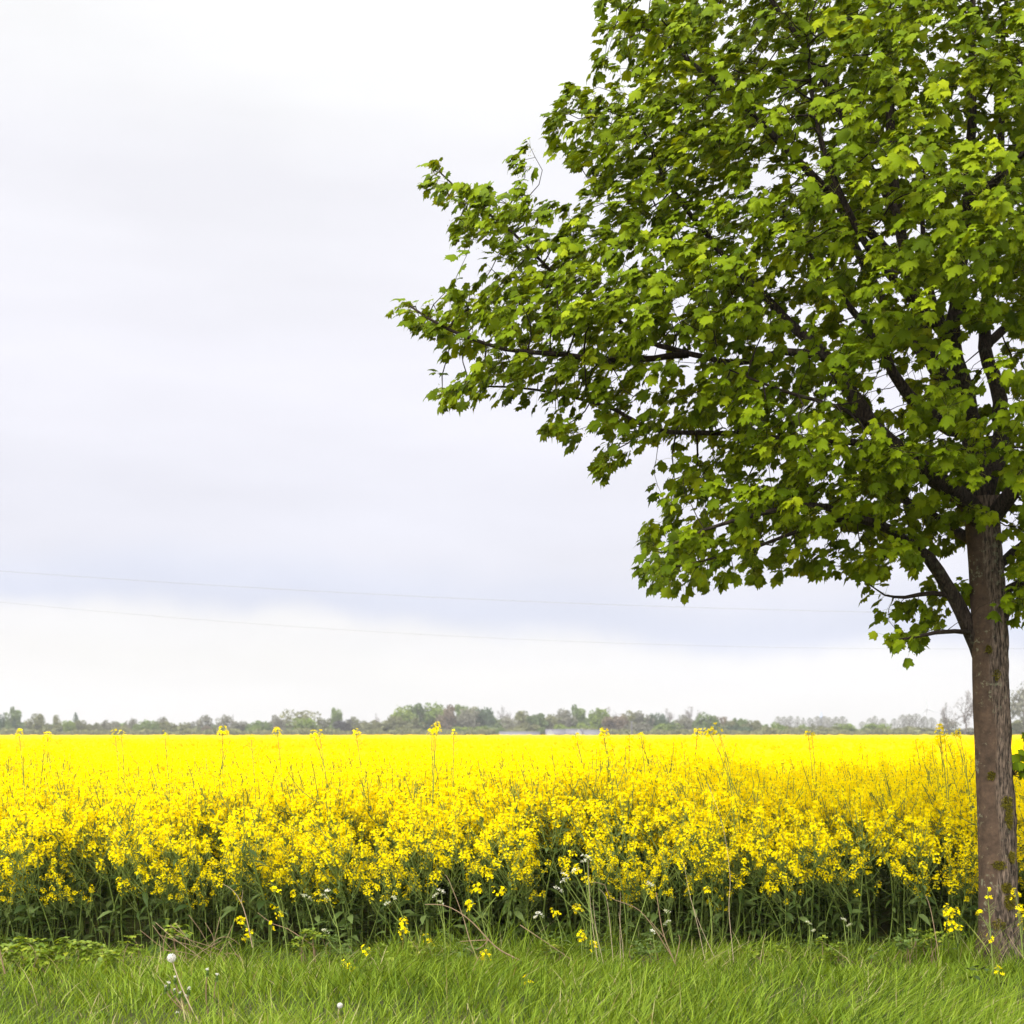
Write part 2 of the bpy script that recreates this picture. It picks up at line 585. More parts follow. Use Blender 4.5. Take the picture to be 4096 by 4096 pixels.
# main limbs read off the photograph: (column, row, depth offset), radius in photograph pixels; parent limb
LIMBS = [
    ('trunk', None, [(4003, 3850), (3996, 3700), (3990, 3500), (3980, 3180), (3966, 2800), (3958, 2544), (3944, 2300), (3928, 2100), (3920, 1990)],
     [112, 82, 73, 69, 69, 67, 66, 66, 64]),
    ('leader', 0, [(3918, 1990), (3900, 1830, .02), (3882, 1710, .05), (3844, 1604, .1), (3742, 1467, .25), (3692, 1343, .3), (3640, 1100, .35), (3590, 850, .3), (3560, 500, .3), (3550, 100, .3), (3560, -300, .2), (3580, -700, .1)],
     [52, 46, 42, 37, 32, 29, 25, 22, 18, 14, 10, 5]),
    ('limb', 1, [(3882, 1710, .05), (3873, 1626, -.1), (3815, 1372, -.3), (3835, 1150, -.4), (3870, 850, -.5), (3885, 500, -.5), (3890, 100, -.5), (3900, -400, -.5)],
     [34, 34, 31, 27, 23, 18, 13, 6]),
    ('limb', 0, [(3925, 2010, .03), (3965, 1890, .15), (4000, 1771, .3), (3990, 1550, .5), (3938, 1387, .7), (3960, 1100, 1.0), (4000, 700, 1.2), (4010, 200, 1.3), (4050, -250, 1.3)],
     [42, 38, 34, 30, 27, 23, 18, 12, 6]),
    ('limb', 0, [(3935, 2120, -.02), (4010, 2020, -.15), (4110, 1900, -.35), (4300, 1700, -.6), (4550, 1500, -.8), (4800, 1350, -.9), (5000, 1250, -1.0)],
     [36, 34, 30, 25, 18, 12, 6]),
    ('limb', 0, [(3922, 2110, -.04), (3870, 2010, -.1), (3742, 1915, -.3), (3600, 1800, -.5), (3489, 1699, -.55), (3307, 1430, -.45), (3200, 1330, -.35), (3000, 1130, -.2), (2820, 930, -.1), (2650, 700, 0), (2560, 480, 0)],
     [42, 40, 36, 33, 30, 25, 20, 15, 11, 8, 4]),
    ('limb', 5, [(3600, 1800, -.5), (3450, 1770, -.3), (3200, 1765, -.05), (2943, 1735, .05), (2635, 1722, .1), (2468, 1642, .2), (2362, 1607, .2), (2150, 1560, .25), (1950, 1545, .25), (1770, 1560, .2)],
     [18, 15, 13, 11, 9, 8, 7, 5, 4, 3]),
    ('limb', 5, [(3307, 1430, -.45), (3130, 1405, -.35), (2950, 1452, -.2), (2750, 1412, -.1), (2573, 1352, .1), (2345, 1185, .2), (2230, 1110, .2), (2050, 930, .2), (1880, 800, .15), (1760, 690, .1)],
     [17, 15, 13, 11, 10, 8, 7, 6, 4, 3]),
    ('limb', 7, [(2750, 1420, -.1), (2480, 1440, -.3), (2204, 1414, -.4), (2019, 1396, -.4), (1790, 1317, -.4), (1640, 1225, -.35)],
     [13, 12, 10, 8, 6, 4]),
    ('limb', 0, [(3950, 2680, .03), (3905, 2590, .03), (3868, 2500, .03), (3818, 2390, .02), (3712, 2230, -.05), (3560, 2120, -.2), (3430, 2070, -.35), (3235, 2020, -.5), (3020, 2060, -.6), (2820, 2120, -.6), (2640, 2200, -.6)],
     [30, 32, 31, 29, 25, 20, 16, 12, 9, 6, 3]),
    ('limb', 9, [(3430, 2070, -.35), (3250, 2105, -.45), (3020, 2190, -.5), (2820, 2240, -.6), (2650, 2280, -.6)],
     [9, 8, 6, 4, 3]),
    ('limb', 1, [(3742, 1467, .25), (3600, 1300, .8), (3450, 1050, 1.3), (3330, 750, 1.7), (3250, 400, 1.9), (3200, 50, 1.9)],
     [27, 24, 20, 15, 10, 5]),
    ('limb', 2, [(3815, 1372, -.3), (3650, 1200, -.55), (3480, 1000, -.8), (3330, 700, -.95), (3250, 400, -1.0), (3230, 100, -1.0)],
     [22, 18, 14, 10, 7, 4]),
    ('limb', 1, [(3640, 1100, .35), (3450, 900, .1), (3200, 650, -.1), (2950, 400, -.2), (2700, 200, -.2), (2500, 50, -.2)],
     [20, 18, 15, 12, 8, 5]),
    ('limb', 1, [(3590, 850, .3), (3420, 560, .2), (3260, 250, .2), (3050, -50, .1), (2900, -300, .1)],
     [17, 15, 12, 9, 5]),
    ('limb', 2, [(3870, 850, -.5), (4100, 600, -1.0), (4400, 350, -1.3), (4600, 50, -1.4)],
     [17, 14, 10, 5]),
    ('limb', 3, [(3938, 1387, .7), (4200, 1150, 1.2), (4500, 900, 1.6), (4800, 650, 1.7)],
     [20, 17, 12, 6]),
    ('limb', 5, [(3489, 1699, -.55), (3330, 1620, -.75), (3120, 1560, -.9), (2920, 1480, -1.0)],
     [10, 8, 6, 3]),
    ('limb', 0, [(3930, 2200, .04), (3820, 2120, .35), (3600, 1990, .8), (3350, 1880, 1.2), (3100, 1800, 1.4), (2850, 1780, 1.4)],
     [24, 21, 17, 13, 9, 5]),
    ('limb', 9, [(3880, 2530, .0), (3820, 2525, -.15), (3740, 2530, -.4), (3660, 2548, -.45), (3590, 2560, -.45)],
     [11, 9, 8, 6, 4]),
    ('limb', 1, [(3882, 1720, .03), (3800, 1715, -.02), (3720, 1662, -.1), (3635, 1580, -.2), (3568, 1488, -.25), (3520, 1372, -.3), (3438, 1280, -.3), (3300, 1100, -.3), (3130, 860, -.35)],
     [30, 28, 26, 23, 20, 17, 14, 10, 5]),
    ('limb', 2, [(3815, 1372, -.3), (3740, 1220, -.2), (3700, 1050, -.1), (3690, 850, -.1), (3700, 600, -.1)],
     [16, 14, 12, 9, 5]),
    ('limb', 0, [(3968, 2420, .02), (4040, 2350, .05), (4130, 2330, .1), (4230, 2370, .1), (4300, 2420, .1)],
     [20, 17, 13, 9, 5]),
    ('limb', 0, [(3950, 2330, .03), (4010, 2250, .3), (4100, 2170, .5), (4250, 2120, .6), (4420, 2110, .6)],
     [22, 19, 15, 10, 5]),
    ('limb', 9, [(3818, 2390, .02), (3730, 2370, .0), (3620, 2390, .0), (3540, 2380, .1)],
     [12, 10, 7, 4]),
]
node_p, node_par, node_r, node_limb, node_fixed = [], [], [], [], []
limb_nodes = []
for li, (nm, par, pts, rad) in enumerate(LIMBS):
    P, rr = resample(limb_pts(pts), np.array(rad, float) * S_PX, 0.07 if li == 0 else 0.12)
    ids = []
    for k in range(len(P)):
        if k == 0 and par is not None:
            # nearest node of the parent limb carries this limb
            cand = limb_nodes[par]
            d = [np.linalg.norm(node_p[c] - P[0]) for c in cand]
            prev = cand[int(np.argmin(d))]
        else:
            prev = ids[-1] if ids else -1
        node_p.append(P[k])
        node_par.append(prev)
        node_r.append(rr[k])
        node_limb.append(li)
        node_fixed.append(True)
        ids.append(len(node_p) - 1)
    limb_nodes.append(ids)

# outline of the crown in 1/2.12 photograph pixels; the crown is filled in depth, so this is only its side view
OUT = np.array([(1120, -60), (1112, 0), (1110, 60), (1122, 120), (1072, 158), (1037, 190), (1024, 215), (1032, 240), (1020, 270), (1060, 290), (1082, 325), (1110, 332),
                (1092, 366), (1050, 372), (1040, 300), (1000, 283), (958, 290), (965, 318), (1010, 333), (1005, 348), (920, 340), (895, 326), (862, 340), (842, 322), (850, 295), (820, 280), (803, 300),
                (815, 333), (780, 350), (818, 372), (830, 395), (848, 412), (810, 435), (870, 442), (935, 478), (950, 502), (900, 515), (850, 525), (838, 552), (822, 578), (765, 546), (732, 570), (742, 607),
                (800, 634), (842, 652), (890, 676), (860, 700), (795, 718), (788, 745), (818, 770), (872, 768), (930, 750), (980, 745), (1030, 752), (1085, 762), (1098, 778), (1008, 798), (1014, 826), (1070, 842), (1117, 852),
                (1108, 890), (1093, 915), (1125, 937), (1162, 912), (1184, 872), (1238, 852), (1242, 900), (1212, 958), (1188, 990), (1202, 1030), (1188, 1080), (1208, 1112), (1290, 1122), (1330, 1104),
                (1400, 1112), (1500, 1092), (1560, 1087), (1610, 1102), (1660, 1127), (1722, 1122), (1690, 1148), (1708, 1172), (1667, 1198), (1688, 1232), (1750, 1218), (1790, 1198), (1822, 1170), (1890, 1150),
                (1932, 1190), (2000, 1170), (2150, 1110), (2330, 980), (2470, 830), (2600, 560), (2570, 220), (2420, -150), (2180, -400), (1820, -500), (1520, -420), (1280, -240), (1165, -120)], float) * 2.12


def inside(P, poly):
    x, y = P[:, 0], P[:, 1]
    r = np.zeros(len(P), bool)
    a, b = poly, np.roll(poly, -1, 0)
    for (x1, y1), (x2, y2) in zip(a, b):
        c = ((y1 > y) != (y2 > y)) & (x < (x2 - x1) * (y - y1) / (y2 - y1 + 1e-9) + x1)
        r ^= c
    return r


def edge_dist(P, poly):
    d = np.full(len(P), 1e9)
    for a, b in zip(poly, np.roll(poly, -1, 0)):
        ab = b - a
        t = np.clip(((P - a) @ ab) / (ab @ ab), 0, 1)
        d = np.minimum(d, np.linalg.norm(P - (a + t[:, None] * ab), axis=1))
    return d


A = rng.uniform((1500, -1100), (5560, 2640), (80000, 2))
A = A[inside(A, OUT)]
ed = edge_dist(A, OUT)
k = ed > 24
A, ed = A[k], ed[k]
half = np.minimum(0.12 + 1.25 * np.sqrt(np.maximum(ed - 24, 0) * S_PX), 2.3)
u = rng.uniform(-1, 1, len(A))
u = np.sign(u) * np.abs(u) ** 0.72
# clumps and hollows
dy = u * half
axis_dy = 0.0
P3 = np.stack([(A[:, 0] - 2048) / FPX * (Y0 + dy), Y0 + dy, CAM_H - (A[:, 1] - HORIZON) / FPX * (Y0 + dy)], 1)
clump = np.array([mnoise.noise(Vector((p[0] * 1.25 + 5, p[1] * 1.25, (p[2] - 0.22 * p[0]) * 2.5))) for p in P3])     # layered sprays with hollows between
tipz = (A[:, 0] < 2350) & (A[:, 1] > 500)          # the outreaching sprays stay full
clump = np.where(tipz, 1.0, clump)
keep_p = np.clip(0.62 * (half * 2) / 1.2, 0.05, 1.0) * np.where(tipz, 1.5, 1.0) * (0.06 + 0.94 * np.clip((clump + 0.16) / 0.24, 0, 1))
out_of_view = (A[:, 0] > 4250) | (A[:, 1] < -150)
keep_p = np.where(out_of_view, keep_p * 0.55, keep_p)
# the inside around the trunk is bare wood
near_trunk = (A[:, 0] > 3560) & (A[:, 1] > 1250) & (A[:, 1] < 2000) & (A[:, 0] < 4150) & (np.abs(dy) < 0.7)
keep_p = np.where(near_trunk, keep_p * 0.15, keep_p)
# an open window through the crown just above the fork
win = (((A[:, 0] - 3640) / 140) ** 2 + ((A[:, 1] - 1420) / 110) ** 2 < 1) | (((A[:, 0] - 3500) / 110) ** 2 + ((A[:, 1] - 1610) / 60) ** 2 < 1) | (((A[:, 0] - 3960) / 90) ** 2 + ((A[:, 1] - 1480) / 160) ** 2 < 1) | (((A[:, 0] - 3850) / 150) ** 2 + ((A[:, 1] - 1370) / 130) ** 2 < 1) | (((A[:, 0] - 2790) / 130) ** 2 + ((A[:, 1] - 1790) / 55) ** 2 < 1) | (((A[:, 0] - 3060) / 110) ** 2 + ((A[:, 1] - 1860) / 60) ** 2 < 1)
keep_p = np.where(win, keep_p * 0.10, keep_p)
bole = (A[:, 0] > 3740) & (A[:, 0] < 4090) & (A[:, 1] > 1880) & (A[:, 1] < 2480) & (dy < 0.35)
keep_p = np.where(bole, keep_p * 0.06, keep_p)          # the bole stays open to view below the fork
keep_p = np.where((A[:, 0] > 3050) & (A[:, 1] < 1750) & (A[:, 0] < 4250), keep_p * 0.62, keep_p)     # thinner towards the middle of the crown
k = rng.random(len(A)) < keep_p
P3 = P3[k]
# thin to a minimum spacing
cell = 0.135
kk, seen = [], set()
for i, c in enumerate(np.floor(P3 / cell).astype(int)):
    c = tuple(c)
    if c not in seen:
        seen.add(c)
        kk.append(i)
attr = P3[kk]
print('attractors', len(attr))

pos = np.array(node_p)
par = list(node_par)
limb_of = list(node_limb)
first_grow = len(pos)
STEP, KILL, REACH = 0.105, 0.125, 1.6
okn = np.array([not (l == 0 and p[2] < 3.2) for l, p in zip(limb_of, pos)])
nd = np.full(len(attr), 1e9)
ni = np.zeros(len(attr), int)


def update(new_ids):
    global nd, ni
    P = pos[new_ids]
    for s in range(0, len(P), 400):
        Q = P[s:s + 400]
        d = np.linalg.norm(attr[:, None] - Q[None], axis=2)
        j = d.argmin(1)
        dm = d[np.arange(len(attr)), j]
        b = dm < nd
        nd[b] = dm[b]
        ni[b] = np.asarray(new_ids)[s:s + 400][j[b]]


update(np.nonzero(okn)[0])
alive = nd > KILL
attr, nd, ni = attr[alive], nd[alive], ni[alive]
made = {}
for it in range(140):
    if len(attr) == 0:
        break
    act = nd < REACH
    if not act.any():
        break
    ids, inv = np.unique(ni[act], return_inverse=True)
    d = unit(attr[act] - pos[ni[act]])
    s = np.zeros((len(ids), 3))
    np.add.at(s, inv, d)
    s = unit(unit(s) + rng.normal(0, 0.16, s.shape) + np.array([0, 0, 0.05]))
    good, dead_nodes = [], set()
    for q in range(len(ids)):
        n_ = int(ids[q])
        made[n_] = made.get(n_, 0) + 1
        if made[n_] > 1:                # it has grown before: go straight for the nearest spot still empty
            sel = np.nonzero(act & (ni == n_))[0]
            s[q] = unit(attr[sel[nd[sel].argmin()]] - pos[n_])
        if made[n_] <= 7:
            good.append(q)
        else:
            dead_nodes.add(n_)
    newp = pos[ids] + s * STEP
    if good:
        start = len(pos)
        pos = np.vstack([pos, newp[good]])
        par.extend(int(ids[q]) for q in good)
        limb_of.extend(limb_of[int(ids[q])] for q in good)
        update(np.arange(start, len(pos)))
    alive = nd > KILL
    if dead_nodes:
        alive &= ~np.array([int(x) in dead_nodes for x in ni])
    attr, nd, ni = attr[alive], nd[alive], ni[alive]
nn = len(pos)
par = np.array(par)
limb_of = np.array(limb_of)
children = [[] for _ in range(nn)]
for i in range(nn):
    if par[i] >= 0:
        children[par[i]].append(i)
TIP = 0.0030
rad = np.zeros(nn)
acc = np.zeros(nn)
for i in range(nn - 1, -1, -1):
    r_ = (acc[i] if acc[i] > 0 else TIP ** 2.25) ** (1 / 2.25)
    if i < first_grow:
        r_ = node_r[i]
    rad[i] = r_
    if par[i] >= 0:
        if i < first_grow and par[i] < first_grow:
            continue
        acc[par[i]] += r_ ** 2.25
for i in range(first_grow, nn):
    rad[i] = min(rad[i], rad[par[i]] * 0.85)
to_tip = np.zeros(nn, int)          # steps to the nearest tip
for i in range(nn - 1, -1, -1):
    to_tip[i] = 0 if not children[i] else 1 + min(to_tip[c] for c in children[i])
print('tree nodes', nn, 'tips', int((to_tip == 0).sum()))

# ---- wood: trunk (with the stubs that grow from it), the leader and each main limb with its own twigs
wood = [Geo() for _ in LIMBS]
main_child = np.full(nn, -1)
for i in range(nn):
    if children[i]:
        own = [c for c in children[i] if limb_of[c] == limb_of[i] and not (limb_of[i] == 0 and c >= first_grow)]
        same = [c for c in own if i < first_grow and c < first_grow]
        if own:
            main_child[i] = same[0] if same else max(own, key=lambda c: rad[c])
starts = [i for i in range(nn) if par[i] < 0 or main_child[par[i]] != i]
for s in starts:
    ch, c = [], s
    while c >= 0:
        ch.append(c)
        # a limb's fixed run ends at its tip; twigs go on from there
        c = main_child[c]
    P = pos[ch]
    rr = rad[ch].copy()
    if par[s] >= 0:
        P = np.vstack([pos[par[s]][None], P])
        rr = np.concatenate([[min(rad[par[s]] * 0.9, rr[0] * 1.25)], rr])
    if len(P) < 2:
        continue
    P = P - TB
    li = limb_of[s]
    if s == 0:
        continue                    # the trunk itself is modelled below
    big = rr.max()
    segs = 12 if big > 0.03 else 8 if big > 0.015 else 5 if big > 0.006 else 3
    if big > 0.012:
        jit = rng.normal(0, 1, P.shape) * (0.10 * rr[:, None])
        jit[0] = 0
        P = P + jit
    wood[li].tube(P - 0, rr, segs, 0, 0.75 if big > 0.03 else 0.35)

# the trunk: a dense sheet of bark, smooth on one side and furrowed on the other
Pt, rt = resample(limb_pts(LIMBS[0][2]) - TB, np.array(LIMBS[0][3], float) * S_PX, 0.016)
Pt = np.vstack([Pt[0] + np.array([0, 0, -0.12]), Pt])
rt = np.concatenate([[rt[0] * 1.15], rt])
SEG = 110
T, Aa, Bb = frames(Pt)
ang = np.arange(SEG) / SEG * 2 * math.pi
dirs = Aa[:, None] * np.cos(ang)[None, :, None] + Bb[:, None] * np.sin(ang)[None, :, None]
z = Pt[:, 2][:, None] * np.ones(SEG)[None]
side = dirs[..., 0] + 0.12 * np.sin(z * 2.1 + 0.4) - 0.15 * dirs[..., 1]     # > 0 towards +x
furrow = np.clip((side + 0.22 + 0.25 * np.sin(z * 5.3) * np.sin(z * 2.2)) / 0.25 + 0.5 * np.clip((z - 1.9) / 0.6, 0, 1), 0, 1)
ridge = np.zeros_like(z)
for a in range(len(Pt)):
    for b in range(SEG):
        th = ang[b]
        v = Vector((math.cos(th) * 3.4, math.sin(th) * 3.4, z[a, b] * 3.0))
        w = Vector((math.cos(th) * 9.0, math.sin(th) * 9.0, z[a, b] * 5.0))
        w2 = Vector((math.cos(th) * 17.0, math.sin(th) * 17.0, z[a, b] * 7.0))
        ridge[a, b] = mnoise.noise(v) * 0.25 + mnoise.noise(w) * 0.45 + mnoise.noise(w2) * 0.5
lump = 0.02 * np.sin(2 * ang[None] + z * 1.3) + 0.02 * np.sin(3 * ang[None] - z * 2.1)
# old branch collars
coll = np.zeros_like(z)
for cz, cth, amp in ((2.55, 2.6, 0.020), (1.42, 3.4, 0.014), (1.05, 3.3, 0.010), (2.95, 4.4, 0.022), (0.55, 4.2, 0.012)):
    coll += amp * np.exp(-((z - cz) / 0.05) ** 2 - ((np.angle(np.exp(1j * (ang[None] - cth)))) / 0.5) ** 2)
rr = rt[:, None] * (1 + lump) + furrow * ridge * 0.026 + (1 - furrow) * ridge * 0.004 + coll
V = Pt[:, None] + dirs * rr[..., None]
i = np.arange(len(Pt) - 1)[:, None] * SEG
j = np.arange(SEG)[None]
F = np.stack([i + j, i + (j + 1) % SEG, i + SEG + (j + 1) % SEG, i + SEG + j], -1).reshape(-1, 4)
gt = Geo()
gt.add(V.reshape(-1, 3), F, 0, np.clip(furrow[:-1], 0, 1).ravel())
trunk = gt.build('trunk', M_bark, maple, smooth=True)
# twigs that spring from the trunk itself
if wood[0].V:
    wood[0].build('twig', M_limb_shaded, maple, smooth=True)
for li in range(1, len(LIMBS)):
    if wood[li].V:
        wood[li].build('limb', M_limb_shaded, maple, smooth=True)

# ---- leaves
half_out = [(0.0, 0.0), (0.20, -0.09), (0.46, 0.02), (0.43, 0.20), (0.66, 0.42), (0.52, 0.49), (0.54, 0.68), (0.32, 0.66), (0.27, 0.85), (0.12, 0.86), (0.0, 1.10)]
outl = np.array(half_out + [(-x, y) for x, y in half_out[-2:0:-1]], float)


def leaf_shape(seed):
    r = np.random.default_rng(seed)
    o = outl * (1 + r.normal(0, 0.05, outl.shape))
    o[:, 0] *= r.uniform(0.88, 1.05)
    mid = np.array([(0.0, 0.30), (0.0, 0.62)])
    pts = np.vstack([mid, o])
    x, y = pts[:, 0], pts[:, 1]
    curl = r.uniform(0.25, 0.85)
    fold = r.uniform(-0.45, 0.20)
    z_ = -curl * (y - 0.2) ** 2 * np.sign(y - 0.2) - r.uniform(0.2, 0.9) * x * x + fold * np.abs(x) * 0.6 + 0.05 * np.sin(9 * x + 7 * y + seed)
    V = np.stack([x, y, z_], 1)
    n = len(o)
    tri = []
    for a in range(n):
        b = (a + 1) % n
        ya = (o[a, 1] + o[b, 1]) / 2
        tri.append((0 if ya < 0.5 else 1, 2 + a, 2 + b))
    # bridge the two midrib points
    sw = [a for a in range(n) if ((o[a, 1] + o[(a + 1) % n, 1]) / 2 < 0.5) != ((o[(a + 1) % n, 1] + o[(a + 2) % n, 1]) / 2 < 0.5)]
    for a in sw:
        b = (a + 1) % n
        tri.append((0, 2 + b, 1) if o[b, 0] > 0 else (0, 1, 2 + b))
    return V, np.array(tri)


SHAPES = [leaf_shape(s) for s in range(8)]
WIND = np.array([-0.42, -0.10, -0.08])
crown_c = at(3500, 900, Y0)


def place_leaves(G, base, axis, normal, size, tint, mat=0):
    """Many leaves in one go; each is one of the eight shapes."""
    axis = unit(axis)
    side_ = unit(np.cross(axis, normal))
    up = np.cross(side_, axis)
    which = rng.integers(0, len(SHAPES), len(base))
    for w, (V, F) in enumerate(SHAPES):
        m = which == w
        if not m.any():
            continue
        b, a, s, n_, sz = base[m], axis[m], side_[m], up[m], size[m]
        W = b[:, None] + sz[:, None, None] * (s[:, None] * V[None, :, 0:1] + a[:, None] * V[None, :, 1:2] + n_[:, None] * V[None, :, 2:3])
        FF = F[None] + (np.arange(m.sum()) * len(V))[:, None, None]
        G.add(W.reshape(-1, 3), FF.reshape(-1, 3), mat, np.repeat(tint[m], len(F)))


lb, la, ln, ls, lt = [], [], [], [], []
pet, blos = Geo(), Geo()
cand = np.nonzero(((np.arange(nn) >= first_grow) & ((to_tip <= 3) | (rad < 0.0055))) | ((rad < 0.012) & (np.arange(nn) < first_grow)))[0]
for i in cand:
    p = pos[i]
    pdir = unit(pos[i] - pos[par[i]])
    outw = unit(p - crown_c)
    # a shoot: the tip carries a fan of leaves, the nodes below it a pair
    n = (rng.integers(9, 16) if to_tip[i] == 0 else (rng.integers(2, 4) if rng.random() < (0.95, 0.8, 0.6, 0.5)[min(to_tip[i], 3)] else 0))
    vx = (p[0] / p[1]) * FPX + 2048
    if vx > 4350 or HORIZON - (p[2] - CAM_H) / p[1] * FPX < -250:
        n = int(n * 0.7)
    on_limb = i < first_grow and rad[i] < 0.012 and limb_of[i] > 0
    if on_limb:
        n = int(rng.integers(4, 8))
    shoot = rng.normal(0, 0.13)
    sway = rng.normal(0, 0.26, 3)
    for q in range(n):
        d = unit(pdir * 0.45 + rng.normal(0, 0.62, 3) + np.array([0, 0, 0.12]) + 0.25 * outw + 0.3 * WIND)
        pl = rng.uniform(0.03, 0.17) if on_limb else rng.uniform(0.03, 0.085)
        e = p + d * pl + np.array([0, 0, -0.006])
        ax = unit(0.36 * outw * np.array([1, 1, 0.4]) + 0.30 * d + WIND * 1.25 + np.array([0, 0, -0.34]) + sway + rng.normal(0, 0.24, 3))
        nr = unit(np.array([0, 0, 0.85]) + 0.20 * outw + np.array([-0.10, -0.30, 0]) + 0.6 * sway + rng.normal(0, 0.28, 3))
        lb.append(e)
        la.append(ax)
        ln.append(nr)
        ls.append(rng.uniform(0.042, 0.100) * (0.8 if to_tip[i] == 0 and q > 3 else 1.0))
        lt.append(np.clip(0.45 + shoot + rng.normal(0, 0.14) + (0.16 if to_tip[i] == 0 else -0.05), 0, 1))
        if vx < 4200:
            pet.tube(np.array([p, (p + e) / 2 + np.array([0, 0, 0.006]), e]) - TB, [0.0013, 0.0010, 0.0009], 3, 0, 0.5)
    if to_tip[i] <= 1 and vx < 4250 and rng.random() < 0.50:
        m = rng.integers(9, 20)
        c = p + rng.normal(0, 0.03, (m, 3)) + unit(WIND) * 0.02
        c[:, 2] -= rng.uniform(0, 0.04, m)
        d = unit(rng.normal(0, 1, (m, 3)) + np.array([-0.3, 0, -0.4]))
        s_ = unit(np.cross(d, rng.normal(0, 1, (m, 3))))
        L_ = rng.uniform(0.008, 0.018, m)[:, None]
        V = np.stack([c, c + d * L_ * 0.5 + s_ * L_ * 0.22, c + d * L_, c + d * L_ * 0.5 - s_ * L_ * 0.22], 1)
        blos.add(V.reshape(-1, 3) - TB, np.arange(m * 4).reshape(m, 4), 0, rng.random(m))
print('leaves', len(lb))
crown = Geo()
place_leaves(crown, np.array(lb) - TB, np.array(la), np.array(ln), np.array(ls), np.array(lt))
crown.build('crown', M_leaf, maple, smooth=True)
pet.build('petiole', M_blossom, maple)
blos.build('blossom', M_blossom, maple)

# ---- moss cushions on the bark, and the small shoot that springs from the trunk
def moss_patch(px, py, wpx, hpx, n):
    G = Geo()
    for q in range(n):
        a, r_ = rng.uniform(0, 2 * math.pi), math.sqrt(rng.random())
        x, y = px + math.cos(a) * r_ * wpx / 2, py + math.sin(a) * r_ * hpx / 2
        # the point on the bark that faces the verge at this place
        zc = at(x, y, Y0)[2]
        row = int(np.argmin(np.abs(Pt[:, 2] - zc)))
        xc = at(x, y, Y0 - 0.12)[0] - TB[0]
        off = np.clip((xc - Pt[row, 0]) / rt[row], -0.98, 0.98)
        yy = -math.sqrt(1 - off * off)
        nrm = np.array([off, yy, 0.0])
        b = Pt[row] + nrm * (rt[row] * 0.99)
        b[2] = zc
        for s_ in range(3):
            d = unit(nrm * 1.0 + rng.normal(0, 0.55, 3) + np.array([0, 0, -0.2]))
            sd = unit(np.cross(d, rng.normal(0, 1, 3)))
            L_ = rng.uniform(0.010, 0.030)
            G.add([b - sd * 0.003, b + sd * 0.003, b + d * L_], [[0, 1, 2]], 0, rng.random())
    G.build('moss_patch', M_moss, maple)


for m in ((3968, 3100, 28, 34, 90), (4026, 3205, 46, 50, 200), (4038, 3265, 36, 90, 200), (4048, 3420, 30, 50, 120), (3996, 3453, 50, 34, 170), (4024, 3543, 42, 40, 160), (4036, 3600, 46, 60, 220), (3990, 3690, 50, 46, 90), (3956, 2600, 22, 30, 70), (3985, 2700, 30, 44, 60)):
    moss_patch(*m)
sh = Geo()
b0 = at(4052, 3096, Y0) - TB
tipp = [(4108, 2928), (4085, 3020), (4070, 3060), (4120, 3050), (4100, 3085), (4135, 2990)]
lb, la, ln, ls, lt = [], [], [], [], []
for (x, y) in tipp:
    e = at(x, y, Y0 - 0.12 + rng.uniform(-0.06, 0.06)) - TB
    sh.tube(curve(b0, e, (0.0, -0.02, -0.03), 6), np.linspace(0.005, 0.002, 6), 5, 0, 0.3)
    for q in range(4):
        lb.append(e + rng.normal(0, 0.018, 3))
        la.append(unit(rng.normal(0, 0.6, 3) + np.array([0.25, -0.2, -0.45])))
        ln.append(unit(np.array([0, -0.5, 0.7]) + rng.normal(0, 0.3, 3)))
        ls.append(rng.uniform(0.045, 0.075))
        lt.append(rng.uniform(0.05, 0.35))
sucker = sh.build('side_shoot', M_bark, maple)
sl = Geo()
place_leaves(sl, np.array(lb), np.array(la), np.array(ln), np.array(ls), np.array(lt))
sl.build('foliage', M_leaf, sucker, smooth=True)

# ------------------------------------------------------------------ oilseed rape in flower
FIELD_Y = 11.25          # front edge of the crop
SOUTH = -1.0


def petals(G, c, n, s, mat, tint):
    """Four cupped petals at every centre c (k,3), facing n, of span s."""
    k = len(c)
    n = unit(n)
    t = unit(np.cross(n, rng.normal(0, 1, (k, 3))))
    b = np.cross(n, t)
    Vs = []
    for q in range(4):
        a = q * math.pi / 2
        d = t * math.cos(a) + b * math.sin(a)
        p = -t * math.sin(a) + b * math.cos(a)
        S = s[:, None]
        Vs.append(np.stack([c + d * S * 0.06 - p * S * 0.08, c + d * S * 0.06 + p * S * 0.08, c + d * S * 0.52 + n * S * 0.20 + p * S * 0.24, c + d * S * 0.52 + n * S * 0.20 - p * S * 0.24], 1))
    V = np.stack(Vs, 1).reshape(-1, 3)
    G.add(V, np.arange(k * 16).reshape(k * 4, 4), mat, np.repeat(tint, 4))


